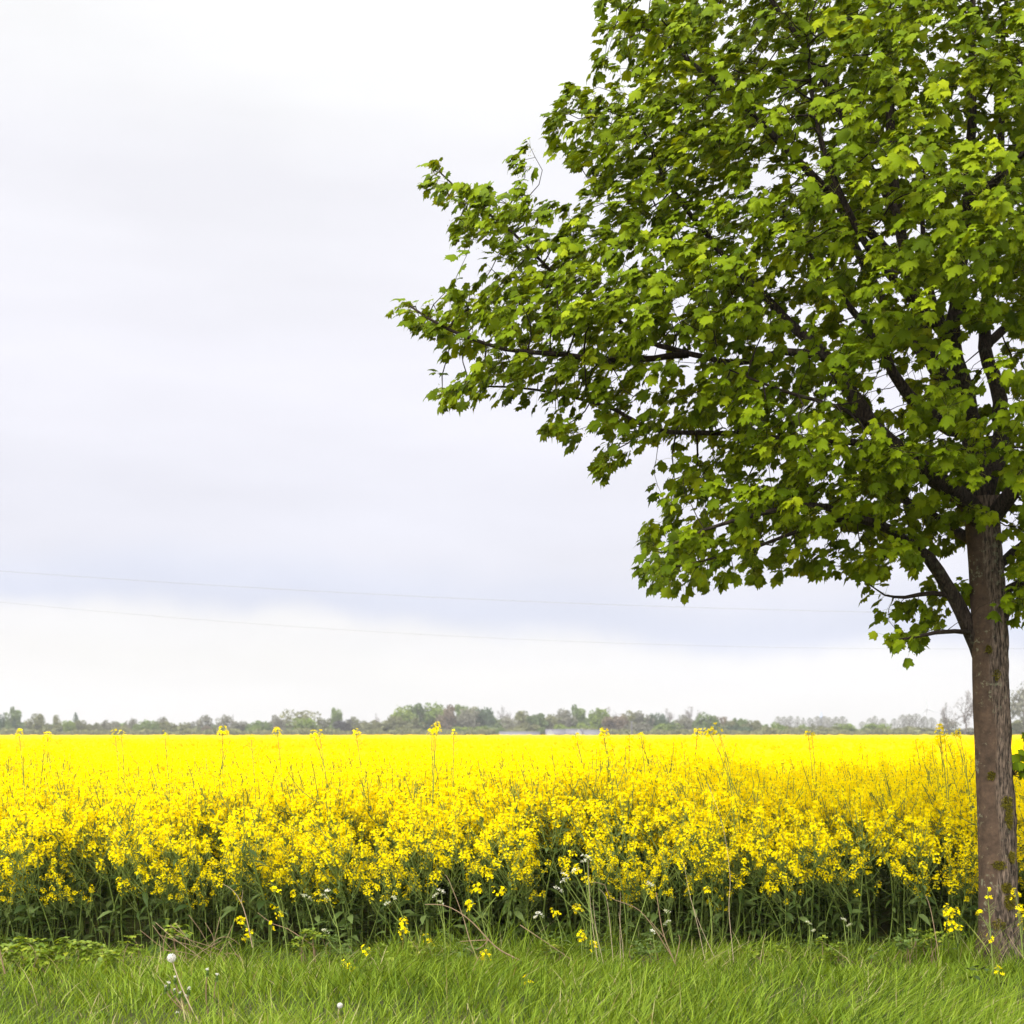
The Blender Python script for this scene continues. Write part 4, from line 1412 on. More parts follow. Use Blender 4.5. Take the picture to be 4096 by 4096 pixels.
TREES = [
    # shape, colour, column, top row, width (photograph pixels), distance, label
    ('airy', 'dark', 6, 2846, 26, 640, 'small dark tree cut by the edge, furthest along the tree line from the maple'),
    ('round', 'green', 52, 2834, 50, 640, 'tall grey-green tree with a dark ivy-wrapped trunk showing below its crown'),
    ('bush', 'dark', 58, 2872, 16, 638, 'narrow dark ivy column beneath the tall grey-green tree'),
    ('round', 'olive', 147, 2851, 60, 650, 'domed olive tree standing clear above low scrub, next to the ivy-wrapped tree'),
    ('bush', 'olive', 205, 2888, 60, 640, 'low olive shrub between the domed olive tree and a small round-headed tree'),
    ('round', 'olive', 226, 2856, 28, 660, 'small round-headed tree on a thin stem between two taller neighbours'),
    ('bush', 'bright', 277, 2879, 46, 640, 'pale bright-green shrub at the foot of a slim pointed conifer'),
    ('conifer', 'dark', 303, 2850, 32, 655, 'slim pointed dark conifer rising out of the low trees'),
    ('round', 'olive', 326, 2878, 52, 650, 'rounded grey-green tree leaning on the slim pointed conifer'),
    ('bush', 'olive', 372, 2889, 56, 640, 'low olive tree first in the even stretch after the conifer'),
    ('round', 'grey', 420, 2882, 48, 660, 'dark-topped grey-brown tree in the even low stretch of woodland'),
    ('round', 'grey', 462, 2888, 62, 650, 'flat grey-brown tree behind a rapeseed tip in the low stretch'),
    ('bush', 'olive', 500, 2896, 44, 636, 'small olive shrub in front of the flat grey-brown trees'),
    ('airy', 'grey', 530, 2873, 44, 665, 'thin grey-brown tree beside a large deep-green rounded tree'),
    ('bush', 'green', 588, 2874, 82, 635, 'large deep-green rounded tree leafy down to the field'),
    ('airy', 'grey', 640, 2869, 50, 660, 'sparse grey tree squeezed between two green trees'),
    ('bush', 'olive', 692, 2880, 84, 640, 'broad olive-green tree with a flat top and leafy sides'),
    ('round', 'grey', 762, 2888, 42, 650, 'short grey-brown tree beside the broad flat-topped olive tree'),
    ('airy', 'grey', 810, 2862, 60, 660, 'tall grey-brown tree one step before the biggest rapeseed tip'),
    ('bush', 'red', 828, 2903, 46, 634, 'dark reddish shrub at the foot of the tall grey-brown tree'),
    ('airy', 'grey', 902, 2861, 66, 660, 'grey-brown tree directly behind the tallest round rapeseed head'),
    ('bare', 'bare', 924, 2852, 30, 680, 'thin bare treetop poking out of the grey-brown tree'),
    ('round', 'grey', 966, 2886, 62, 650, 'low greyish tree in the dip after the tallest round rapeseed head'),
    ('bush', 'bright', 1024, 2900, 42, 634, 'small yellow-green shrub under a rapeseed tip at the dip'),
    ('bush', 'green', 1040, 2878, 84, 645, 'mid-green rounded tree sloping down to the dip'),
    ('round', 'grey', 1105, 2863, 60, 655, 'dark grey-green tree just before a narrow gap of sky'),
    ('airy', 'olive', 1190, 2842, 112, 665, 'wide airy pale-green tree arching over a vivid round one'),
    ('bush', 'bright', 1224, 2868, 82, 630, 'vivid green ball-shaped tree in front of the wide airy one'),
    ('airy', 'olive', 1290, 2863, 54, 660, 'thin pale tree after the vivid green ball-shaped tree'),
    ('round', 'green', 1340, 2832, 48, 660, 'tall narrow green tree with a pointed top above a dark purple one'),
    ('bush', 'purple', 1382, 2876, 66, 628, 'very dark purple round tree, the darkest of the whole line'),
    ('round', 'olive', 1412, 2866, 46, 655, 'olive tree showing behind the very dark purple one'),
    ('bush', 'olive', 1450, 2880, 72, 645, 'olive shrubby tree at a drooping rapeseed tip'),
    ('bare', 'bare', 1512, 2848, 34, 680, 'faint bare tree standing up just before the tall wood'),
    ('bush', 'olive', 1516, 2875, 70, 645, 'olive tree below the faint bare one just before the tall wood'),
    ('round', 'olive', 1572, 2860, 66, 645, 'dull olive tree at the foot of the tall wood'),
    ('round', 'bright', 1606, 2827, 78, 660, 'bright green tree that opens the tall wood'),
    ('round', 'green', 1676, 2815, 92, 665, 'tallest green tree of the wood with a broad dome'),
    ('bush', 'olive', 1640, 2868, 84, 640, 'shaded olive tree low in front of the tallest green dome'),
    ('round', 'bright', 1745, 2815, 84, 668, 'yellow-green high tree beside the tallest dome of the wood'),
    ('bush', 'red', 1792, 2822, 66, 645, 'brown-olive tree leafy to the ground in the middle of the wood'),
    ('round', 'green', 1842, 2819, 76, 665, 'green tree just past the brown-olive one in the wood'),
    ('round', 'grey', 1862, 2838, 80, 650, 'beige-brown tree in front of the green crowns of the wood'),
    ('round', 'olive', 1898, 2828, 66, 665, 'olive crown between beige-brown and dark green crowns of the wood'),
    ('round', 'dark', 1946, 2822, 66, 655, 'dark green tree with a spiky top near the end of the tall wood'),
    ('bush', 'bright', 1850, 2904, 80, 628, 'low fresh-green shrub below the beige-brown tree'),
    ('bush', 'bright', 1952, 2903, 88, 628, 'low fresh-green shrub below the spiky dark green tree'),
    ('bare', 'bare', 2012, 2820, 80, 670, 'bare grey tree with pale stems above the long pale-roofed shed'),
    ('bush', 'green', 2001, 2906, 34, 600, 'small green shrub at the near end of the long pale-roofed shed'),
    ('airy', 'grey', 2040, 2868, 74, 650, 'brownish tree under the bare grey one with pale stems'),
    ('round', 'olive', 2092, 2839, 66, 660, 'olive tree with a brown tinge next to the bare grey one'),
    ('round', 'green', 2152, 2853, 84, 655, 'green tree in the dip between the wood and the sheds'),
    ('bush', 'olive', 2110, 2890, 90, 635, 'olive shrub mass behind the long pale roof'),
    ('bush', 'green', 2172, 2909, 34, 600, 'small green shrub between the pale roof and the dark roofs'),
    ('round', 'olive', 2206, 2856, 60, 660, 'low olive tree over the white-gabled shed'),
    ('round', 'grey', 2254, 2841, 70, 662, 'grey-green tree behind the white-gabled sheds'),
    ('round', 'green', 2302, 2827, 66, 665, 'green tree with a high rounded top above the sheds'),
    ('bush', 'bright', 2262, 2896, 80, 630, 'yellow-green shrub peeping over the dark roofs'),
    ('bush', 'bright', 2345, 2890, 66, 630, 'yellow-green shrub at the end of the dark roofs'),
    ('round', 'bright', 2390, 2829, 72, 662, 'fresh-green tree rising behind a round rapeseed tip'),
    ('bare', 'bare', 2440, 2824, 56, 680, 'bare twiggy crown next to the fresh-green tree'),
    ('bush', 'red', 2458, 2854, 90, 645, 'red-brown tree beside the fresh-green tree'),
    ('round', 'olive', 2516, 2843, 52, 660, 'olive round crown after the red-brown tree'),
    ('airy', 'grey', 2562, 2846, 74, 662, 'grey-brown crown above the pale pole'),
    ('round', 'dark', 2614, 2848, 34, 665, 'small dark crown beside the grey-brown one'),
    ('bush', 'grey', 2556, 2886, 88, 640, 'brown-grey tree low behind the pale pole'),
    ('bare', 'bare', 2660, 2830, 66, 690, 'sparse bare tree behind a small dark green crown'),
    ('round', 'dark', 2646, 2857, 44, 655, 'small dark green crown before the sparse bare tree'),
    ('bush', 'bright', 2662, 2890, 90, 630, 'wide fresh-green shrub low in the line'),
    ('conifer', 'dark', 2690, 2888, 34, 626, 'small dark conifer in front of the wide fresh-green shrub'),
    ('round', 'grey', 2736, 2863, 86, 655, 'brown-grey tree beside the strong green rounded tree'),
    ('bare', 'bare', 2764, 2822, 80, 690, 'tall pale bare tree behind the brown-grey one'),
    ('bush', 'green', 2818, 2854, 84, 635, 'strong green rounded tree behind the drooping rapeseed head'),
    ('airy', 'red', 2868, 2862, 56, 655, 'thin reddish tree on the far side of the strong green one'),
    ('round', 'olive', 2914, 2880, 50, 650, 'small grey-green tree first after the thin reddish one'),
    ('round', 'green', 2938, 2876, 42, 655, 'small green crown second after the thin reddish tree'),
    ('round', 'green', 2969, 2874, 44, 655, 'small green crown third after the thin reddish tree'),
    ('round', 'olive', 3010, 2879, 62, 650, 'brown-olive tree before the gap at the poplars'),
    ('bush', 'dark', 2945, 2902, 110, 630, 'long dark low shrub under the small green crowns'),
    ('bush', 'olive', 3062, 2902, 70, 630, 'low olive shrub at the gap before the poplars'),
    ('bush', 'bright', 3117, 2888, 62, 625, 'bright green shrub under the first grey poplar'),
    ('poplar', 'poplar', 3112, 2866, 26, 880, 'first grey poplar of the thin row above the bright green shrub'),
    ('poplar', 'poplar', 3136, 2867, 28, 880, 'second grey poplar of the thin row above the bright green shrub'),
    ('poplar', 'poplar', 3162, 2865, 30, 880, 'third grey poplar, last above the bright green shrub'),
    ('poplar', 'poplar', 3191, 2865, 18, 880, 'slim dark poplar standing alone in the thin row'),
    ('poplar', 'poplar', 3213, 2871, 15, 880, 'slimmest poplar between the lone one and the dense clump'),
    ('poplar', 'poplar', 3239, 2872, 24, 880, 'shorter poplar just before the dense grey clump'),
    ('poplar', 'grey', 3270, 2866, 34, 880, 'first poplar of the dense grey clump below the blue spire'),
    ('poplar', 'grey', 3296, 2865, 36, 880, 'middle poplar of the dense grey clump below the blue spire'),
    ('poplar', 'grey', 3318, 2870, 28, 880, 'last poplar of the dense grey clump below the blue spire'),
    ('poplar', 'poplar', 3344, 2868, 28, 880, 'first of two pale poplars ending the row'),
    ('poplar', 'poplar', 3370, 2866, 34, 880, 'second of two pale poplars ending the row'),
    ('bush', 'olive', 3165, 2898, 44, 640, 'small olive shrub in front of the thin poplar row'),
    ('bush', 'bright', 3220, 2896, 44, 640, 'small bright shrub in front of the slimmest poplar'),
    ('bush', 'olive', 3262, 2894, 56, 640, 'olive shrub in front of the dense grey clump'),
    ('bush', 'olive', 3320, 2902, 80, 635, 'broad brownish shrub below the end of the dense grey clump'),
    ('bush', 'bright', 3385, 2891, 74, 635, 'yellow-green shrub at the end of the poplar row'),
    ('poplar', 'grey', 3449, 2886, 24, 860, 'small pale poplar alone in the gap of sky'),
    ('poplar', 'poplar', 3480, 2872, 26, 870, 'first grey poplar above the wide green shrub'),
    ('poplar', 'poplar', 3500, 2864, 24, 870, 'tallest grey poplar above the wide green shrub'),
    ('poplar', 'grey', 3530, 2874, 26, 870, 'faint grey poplar behind the wide green shrub'),
    ('bush', 'bright', 3513, 2891, 104, 630, 'wide green shrub with a rounded back between gaps of sky'),
    ('poplar', 'poplar', 3577, 2875, 24, 870, 'small grey poplar between the wide green shrub and the round clump'),
    ('poplar', 'grey', 3612, 2859, 34, 870, 'first tall poplar of the round-topped grey clump'),
    ('poplar', 'grey', 3636, 2857, 32, 870, 'second tall poplar of the round-topped grey clump'),
    ('poplar', 'grey', 3664, 2856, 40, 870, 'widest poplar of the round-topped grey clump'),
    ('poplar', 'poplar', 3698, 2866, 24, 870, 'slim poplar just below the wind turbine'),
    ('poplar', 'poplar', 3726, 2871, 32, 870, 'last grey poplar behind the double rapeseed head'),
    ('bush', 'olive', 3600, 2902, 90, 635, 'brownish olive shrub under the round-topped grey clump'),
    ('bush', 'olive', 3690, 2906, 110, 635, 'long olive shrub below the wind turbine'),
    ('bare', 'bare', 3790, 2806, 52, 560, 'faint bare tree beside the tall curved one near the maple trunk'),
    ('airy', 'grey', 3796, 2870, 62, 575, 'grey leafless thicket at the foot of the tall bare tree'),
    ('bare', 'bare', 3858, 2758, 112, 520, 'tall bare tree with a curved stem just beside the maple trunk'),
    ('bush', 'grey', 3868, 2908, 90, 575, 'low grey scrub against the maple trunk at the field edge'),
    ('airy', 'grey', 4098, 2733, 110, 520, 'tall brownish half-leaved tree on the far side of the maple trunk'),
    ('bush', 'olive', 4090, 2868, 78, 560, 'olive-green shrub beyond the maple trunk under the half-leaved tree'),
    ('bush', 'dark', 4046, 2896, 40, 575, 'low dark shrub seen just past the maple trunk'),
]
for t in TREES:
    far_tree(*t)

# the undergrowth and the wood behind read as one mass
def mass(name, px0, px1, dist, depth, top_fn, n, size, colour, label):
    r = np.random.default_rng(len(name))
    G = Geo()
    px = r.uniform(px0, px1, n)
    d = dist + r.uniform(0, depth, n)
    h = (CAM_H + (HORIZON - top_fn(px)) / FPX * dist)
    zz = h * np.sqrt(r.random(n)) * (0.85 + 0.15 * np.sin(px / 9.0) * np.sin(px / 23.0 + 1))
    c = np.stack([(px - 2048) / FPX * d, d, np.maximum(zz, 0.2)], 1)
    flakes(G, c, size, r)
    o = G.build(name, FAR[colour])
    return tag(o, label, 'undergrowth', kind='stuff')


mass('undergrowth', -350, 4500, 600, 14, lambda p: 2916 - 5 * np.sin(p / 61.0) - 4 * np.sin(p / 23.0), 20000, 0.45, 'olive', 'low scrub and brambles filling the foot of the tree line')
mass('far_woodland', -350, 3070, 740, 20, lambda p: 2893 - 8 * np.sin(p / 83.0 + 1) - 5 * np.sin(p / 31.0) - 66 * np.exp(-((p - 1780) / 210.0) ** 4) - 40 * np.exp(-((p - 2400) / 240.0) ** 2), 36000, 0.60, 'green', 'hazy far wood closing the gaps behind the tree line')
mass('far_thicket', 3070, 4500, 700, 14, lambda p: 2912 - 5 * np.sin(p / 47.0), 5200, 0.45, 'olive', 'low hazy thicket behind the shrubs and poplars')

# ------------------------------------------------------------------ the air
def haze(density):
    m = bpy.data.materials.new('haze')
    m.use_nodes = True
    nt = m.node_tree
    nt.nodes.clear()
    v = nt.nodes.new('ShaderNodeVolumePrincipled')
    v.inputs['Color'].default_value = (0.93, 0.94, 0.97, 1)
    v.inputs['Density'].default_value = density
    v.inputs['Anisotropy'].default_value = 0.3
    o = nt.nodes.new('ShaderNodeOutputMaterial')
    nt.links.new(v.outputs[0], o.inputs['Volume'])
    G = Geo()
    V = [(x, y, z) for z in (-1.0, 34.0) for x, y in ((-600, -40), (600, -40), (600, 1180), (-600, 1180))]
    G.add(V, [(0, 3, 2, 1), (4, 5, 6, 7), (0, 1, 5, 4), (1, 2, 6, 5), (2, 3, 7, 6), (3, 0, 4, 7)])
    tag(G.build('haze', m), 'thin pale haze hanging over the fields', 'haze', kind='stuff')


haze(0.00028)

# ------------------------------------------------------------------ sheds, pole, turbine, spire and cables
def box(G, x0, x1, y0, y1, z0, z1, mat=0, col=0.5):
    V = [(x0, y0, z0), (x1, y0, z0), (x1, y1, z0), (x0, y1, z0), (x0, y0, z1), (x1, y0, z1), (x1, y1, z1), (x0, y1, z1)]
    G.add(V, [(0, 1, 5, 4), (1, 2, 6, 5), (2, 3, 7, 6), (3, 0, 4, 7), (4, 5, 6, 7), (3, 2, 1, 0)], mat, col)


def shed(px0, px1, top, dist, depth, label, wall, roof, eave=0.62, gable=None, doors=2):
    x0, x1 = at(px0, 0, dist)[0], at(px1, 0, dist)[0]
    h = CAM_H + (HORIZON - top) / FPX * dist
    w = (x1 - x0) / 2
    t = thing('shed', ((x0 + x1) / 2, dist, 0), label, 'shed', 'farm sheds at the far edge of the field')
    e = h * eave
    G = Geo()
    box(G, -w, w, 0, depth, 0, e)
    # triangular gable ends
    for s in (-1, 1):
        G.add([(s * w, 0, e), (s * w, depth, e), (s * w, depth / 2, h - 0.06)], [[0, 1, 2]], 0, 0.6)
    G.build('wall', wall, t)
    Rf = Geo()
    o, th = 0.25, 0.07
    for y0_, y1_ in ((-o, depth / 2), (depth + o, depth / 2)):
        ze = e - o * (h - e) / (depth / 2)
        V = [(-w - o, y0_, ze), (w + o, y0_, ze), (w + o, y1_, h), (-w - o, y1_, h)]
        V += [(a, b, c + th) for a, b, c in V]
        Rf.add(V, [(0, 1, 2, 3), (4, 5, 6, 7), (0, 1, 5, 4), (1, 2, 6, 5), (2, 3, 7, 6), (3, 0, 4, 7)], 0, 0.5)
    Rf.build('roof', roof, t)
    for q in range(doors):
        D = Geo()
        xc = -w + (q + 0.5) * 2 * w / max(doors, 1)
        box(D, xc - 0.5, xc + 0.5, -0.03, 0.02, 0.0, e * 0.82)
        D.build('door', M_dark, t)
    if gable:
        # a white gabled front facing the field
        gx, gwid = at(gable, 0, dist)[0] - (x0 + x1) / 2, 30 / FPX * dist / 2
        Gg = Geo()
        Gg.add([(gx - gwid, -0.30, 0), (gx + gwid, -0.30, 0), (gx + gwid, -0.30, e * 1.04), (gx - gwid, -0.30, e * 1.04),
                (gx - gwid, 0.8, 0), (gx + gwid, 0.8, 0), (gx + gwid, 0.8, e * 1.04), (gx - gwid, 0.8, e * 1.04)],
               [(0, 1, 2, 3), (1, 5, 6, 2), (4, 0, 3, 7), (3, 2, 6, 7)], 0, 0.9)
        Gg.add([(gx - gwid, -0.30, e * 1.04), (gx + gwid, -0.30, e * 1.04), (gx, -0.30, h * 0.97), (gx, 0.9, h * 0.97), (gx - gwid, 0.8, e * 1.04), (gx + gwid, 0.8, e * 1.04)],
               [(0, 1, 2)], 0, 0.9)
        Gg.add([(gx - gwid, -0.30, e * 1.04), (gx, -0.30, h * 0.97), (gx, 0.9, h * 0.97), (gx - gwid, 0.8, e * 1.04)], [(0, 1, 2, 3)], 0, 0.9)
        Gg.add([(gx + gwid, -0.30, e * 1.04), (gx, -0.30, h * 0.97), (gx, 0.9, h * 0.97), (gx + gwid, 0.8, e * 1.04)], [(0, 1, 2, 3)], 0, 0.9)
        Gg.build('gable', M_paint, t)
    return t


shed(1998, 2158, 2926, 560, 6.0, 'low shed with one long pale grey roof just above the yellow crop', M_wall, M_paleroof, 0.25, None, 3)
shed(2184, 2260, 2917, 572, 6.0, 'white-gabled shed with a dark grey roof, nearest to the long pale roof', M_timber, M_roof, 0.35, 2202)
shed(2264, 2332, 2916, 578, 6.0, 'middle dark-roofed shed with a white gable facing the field', M_timber, M_roof, 0.35, 2314)
shed(2336, 2406, 2919, 574, 6.0, 'plain shed with a lilac-grey roof, last of the dark-roofed row', M_wall, M_paleroof, 0.3, None)

M_turb = solid('weathered_white', [(0, (0.42, 0.42, 0.43)), (1, (0.50, 0.50, 0.51))], noise_amt=0.2, noise_scale=0.1)
p = at(2527, 2930, 585)
t = thing('utility_pole', (p[0], 585, 0), 'pale grey pole standing in front of the brown-grey trees', 'pole')
hp = CAM_H + (2930 - 2884) / FPX * 585
gp = Geo()
gp.tube(np.array([[0, 0, 0], [0, 0, hp * 0.5], [0, 0, hp]]), [0.26, 0.23, 0.20], 10, 0, 0.5, cap=True)
gp.build('mast', M_roof, t)
gp = Geo()
box(gp, -0.55, 0.55, -0.05, 0.05, hp - 0.5, hp - 0.36)
gp.build('crossarm', M_cable, t)

D = 1100.0
p = at(3707, 2930, D)
t = thing('wind_turbine', (p[0], D, 0), 'faint white three-bladed wind turbine beyond the poplars', 'wind turbine')
hub = CAM_H + (2930 - 2834) / FPX * D
gp = Geo()
gp.tube(np.array([[0, 0, 0], [0, 0, hub * 0.6], [0, 0, hub - 0.5]]), [0.9, 0.7, 0.45], 14, 0, 0.5)
gp.build('tower', M_turb, t, smooth=True)
gp = Geo()
box(gp, -0.6, 0.6, -1.5, 1.6, hub - 0.6, hub + 0.6)
gp.build('nacelle', M_turb, t)
for q in range(3):
    a = R(8 + 120 * q)
    d = np.array([-math.sin(a) * 0.86, math.sin(a) * 0.2, math.cos(a)])
    s = np.array([math.cos(a), 0, math.sin(a)])
    gp = Geo()
    P = np.array([0, -1.7, hub]) + d * np.array([0.0, 1.4, 5.5, 11.8])[:, None]
    gp.tube(P, [0.35, 0.45, 0.28, 0.08], 6, 0, 0.5)
    gp.build('blade', M_turb, t)

M_blue = solid('blue_grey_metal', [(0, (0.30, 0.34, 0.48)), (1, (0.38, 0.42, 0.55))], noise_amt=0.2, noise_scale=0.05)
D = 1000.0
p = at(3285, 2930, D)
t = thing('tower', (p[0], D, 0), 'small faint blue-grey spire rising over the dense poplar clump', 'tower')
hs = CAM_H + (2930 - 2846) / FPX * D
gp = Geo()
gp.tube(np.array([[0, 0, 0], [0, 0, hs * 0.74]]), [0.9, 0.85], 8, 0, 0.5)
gp.build('shaft', M_blue, t)
gp = Geo()
gp.tube(np.array([[0, 0, hs * 0.74], [0, 0, hs * 0.78], [0, 0, hs]]), [1.0, 0.85, 0.1], 8, 0, 0.5)
gp.build('spire', M_blue, t)


def cable(pts_, dist, label, w=0.0058):
    c = np.array(pts_, float)
    xs_ = np.linspace(-700, 4800, 56)
    cf = np.polyfit(c[:, 0], c[:, 1], 2)
    P = np.array([at(x, np.polyval(cf, x), dist) for x in xs_])
    o0 = P[0].copy()
    G = Geo()
    G.tube(P - o0, w, 6, 0, 0.5)
    o = G.build('overhead_cable', M_cable, smooth=True)
    o.location = o0
    tag(o, label, 'cable', 'overhead cables crossing the sky')


cable([(0, 2284), (1500, 2377), (1966, 2399), (2380, 2417), (2996, 2436), (3525, 2449)], 62, 'upper of two thin grey overhead cables crossing the pale sky')
cable([(600, 2462), (1500, 2527), (1940, 2553), (2380, 2570), (2996, 2584), (4032, 2596)], 62, 'lower of two thin grey overhead cables crossing the pale sky', 0.0040)


# ------------------------------------------------------------------ single rapeseed plants one can tell apart
def rape_thing(bx, Y, heads, label, group, lean=0.05, leaves=3):
    """One flowering plant rooted at column bx and distance Y; heads: (column, row, flowers[, pods])."""
    b0 = np.array([(bx - 2048) / FPX * Y, Y, 0.0])
    b0[2] = float(ground_z(b0[0], Y))
    t = thing('rapeseed_plant', b0, label, 'plant', group)
    S = Geo()
    hd = [(at(h[0], h[1], Y) - b0, h[2], h[3] if len(h) > 3 else 6) for h in heads]
    k = int(np.argmax([h[0][2] for h in hd]))
    main = curve(np.zeros(3), hd[k][0], (lean, 0.0, 0.02), 12)
    S.tube(main, np.linspace(0.0052, 0.0019, 12), 5, 0, 0.75)
    ends = {k: (main[-1], main[-1] - main[-2])}
    for q, h in enumerate(hd):
        if q == k:
            continue
        f = np.clip(0.55 * h[0][2] / hd[k][0][2] + 0.05, 0.1, 0.8)
        i0 = int(f * 11)
        P = curve(main[i0], h[0], (0.25 * (main[i0][0] - h[0][0]) + 0.01, 0.02, -0.02), 7)
        S.tube(P, np.linspace(0.0030, 0.0016, 7), 4, 0, 0.8)
        ends[q] = (P[-1], P[-1] - P[-2])
    S.build('stem', M_stem, t)
    for q, h in enumerate(hd):
        Hd = Geo()
        e, d = ends[q]
        raceme(Hd, e + unit(d) * 0.02, d, h[1], 0.024, h[2], slim=0.6 + 0.02 * h[1], core=True)
        Hd.build('flower_head', RAPE_MATS, t)
    for q in range(leaves):
        Lf = Geo()
        i0 = int(rng.integers(1, 8))
        a = rng.uniform(0, 6.28)
        strap_leaf(Lf, main[i0], [math.cos(a), math.sin(a), 0.3], rng.uniform(0.06, 0.13), rng.uniform(0.014, 0.03), mat=0)
        Lf.build('leaf', M_rleaf, t)
    return t


GT = 'rapeseed tips standing above the crop'
for bx, Y, heads, lab, lean in (
    (110, 12.1, [(75, 2922, 16, 14)], 'rapeseed tip above the crop below the ivy-wrapped tree', 0.03),
    (500, 12.3, [(458, 2925, 8, 12), (484, 2928, 8, 6)], 'rapeseed stem with two small tips above the crop in the low stretch of trees', 0.03),
    (690, 12.4, [(659, 2932, 8, 14)], 'slight rapeseed tip just reaching the field edge below the broad olive tree', 0.02),
    (895, 12.0, [(890, 2912, 34, 10)], 'tallest round rapeseed head above the crop on a straight stem', 0.0),
    (1040, 12.4, [(1003, 2938, 6, 16)], 'thin rapeseed tip ending level with the field edge beside the tallest round head', 0.02),
    (1145, 12.0, [(1108, 2920, 22, 14)], 'domed rapeseed head just below the gap of sky between trees', 0.03),
    (1320, 11.9, [(1250, 2930, 18, 14), (1275, 2926, 16, 8)], 'broad twin rapeseed head in front of the vivid ball-shaped tree', 0.05),
    (1470, 12.0, [(1423, 2924, 18, 14)], 'leaning rapeseed head beside the very dark purple tree', 0.04),
    (1725, 11.8, [(1736, 2908, 26, 20), (1748, 2898, 12, 4), (1722, 2926, 10, 8)], 'tall many-flowered rapeseed head in front of the tall wood', -0.02),
    (1805, 12.2, [(1815, 2926, 9, 16)], 'slender rapeseed tip next to the tall many-flowered head', 0.0),
    (2440, 12.0, [(2417, 2920, 26, 8)], 'round rapeseed head beside the end of the dark shed roofs', 0.02),
    (2600, 12.3, [(2563, 2932, 9, 12)], 'small rapeseed tip near the pale pole', 0.03),
    (2890, 11.6, [(2832, 2918, 34, 10), (2866, 2900, 4, 0), (2880, 2932, 4, 8)], 'drooping rapeseed head on a long curved stem before the strong green tree', 0.12),
    (3270, 12.2, [(3232, 2930, 9, 14), (3246, 2930, 7, 10)], 'small twin rapeseed tip below the blue spire', 0.03),
    (3785, 11.7, [(3756, 2908, 20, 8), (3775, 2918, 8, 8)], 'rapeseed head under the wind turbine close to the maple trunk', 0.05),
    (3870, 11.7, [(3836, 2922, 14, 12), (3815, 2930, 6, 10)], 'last rapeseed head before the maple trunk, bowed on its stem', 0.07),
):
    rape_thing(bx, Y, heads, lab, GT, lean)

GV = 'single rapeseed plants on the verge'
for bx, Y, heads, lab, lean in (
    (1000, 10.8, [(955, 3678, 18), (968, 3742, 10), (985, 3715, 6)], 'rapeseed plant hanging over dead stalks in front of the dark crop stems', 0.06),
    (1155, 10.5, [(1086, 3535, 9), (1104, 3638, 8), (1110, 3560, 4)], 'tall thin rapeseed plant on the verge with tiny heads along its stem', 0.02),
    (1088, 10.7, [(1084, 3692, 6)], 'short rapeseed plant with one tiny head at the foot of the tall thin one', 0.0),
    (1475, 10.5, [(1458, 3788, 12)], 'single rapeseed head above fresh nettle leaves on the verge', 0.0),
    (1398, 10.1, [(1378, 3852, 6), (1408, 3862, 6), (1390, 3885, 7)], 'low pale yellow rapeseed cluster down in the verge grass', 0.02),
    (1630, 10.7, [(1612, 3680, 18), (1605, 3718, 16)], 'rapeseed plant with one long column of flowers on the verge', 0.0),
    (1722, 10.8, [(1702, 3738, 7), (1724, 3766, 4)], 'small rapeseed plant just beside the long flower column', 0.0),
    (1975, 10.9, [(1868, 3612, 18)], 'rapeseed plant with a long stem slanting up to one head', 0.06),
    (1978, 10.7, [(2012, 3556, 14, 10), (1908, 3540, 20)], 'forked rapeseed plant with two heads on a bluish stem', -0.02),
    (1942, 10.4, [(1938, 3812, 16)], 'rapeseed head low at the edge of the grass below the forked plant', 0.0),
    (2112, 9.7, [(2108, 3905, 5)], 'lone small yellow flower out in the verge grass', 0.0),
    (2345, 10.9, [(2305, 3628, 22)], 'rapeseed head before the crop below the white umbels', 0.03),
    (2330, 10.8, [(2318, 3735, 12), (2322, 3715, 6)], 'narrow rapeseed spike against the dark gaps in the crop', 0.0),
    (2392, 10.6, [(2372, 3775, 9)], 'low rapeseed head among the pale dry grass stalks', 0.0),
    (2250, 10.9, [(2215, 3640, 8)], 'small rapeseed head beside the near white umbel', 0.02),
    (3835, 10.6, [(3782, 3628, 20), (3800, 3655, 16), (3790, 3692, 24), (3822, 3640, 8), (3838, 3700, 6)], 'big many-headed rapeseed plant just before the maple trunk', 0.03),
    (3975, 9.9, [(3950, 3560, 6, 16), (3905, 3640, 8), (3957, 3735, 4)], 'thin rapeseed plant standing in front of the maple bark', 0.0),
    (4100, 10.4, [(4062, 3565, 12), (4080, 3632, 16), (4092, 3680, 10)], 'rapeseed plant on the outer side of the maple trunk', 0.0),
    (3996, 9.8, [(3994, 3866, 9)], 'short rapeseed plant in the grass at the maple foot', 0.0),
    (2845, 10.9, [(2825, 3545, 10)], 'rapeseed head beside the tall single straw before the crop', 0.02),
):
    rape_thing(bx, Y, heads, lab, GV, lean, 2)


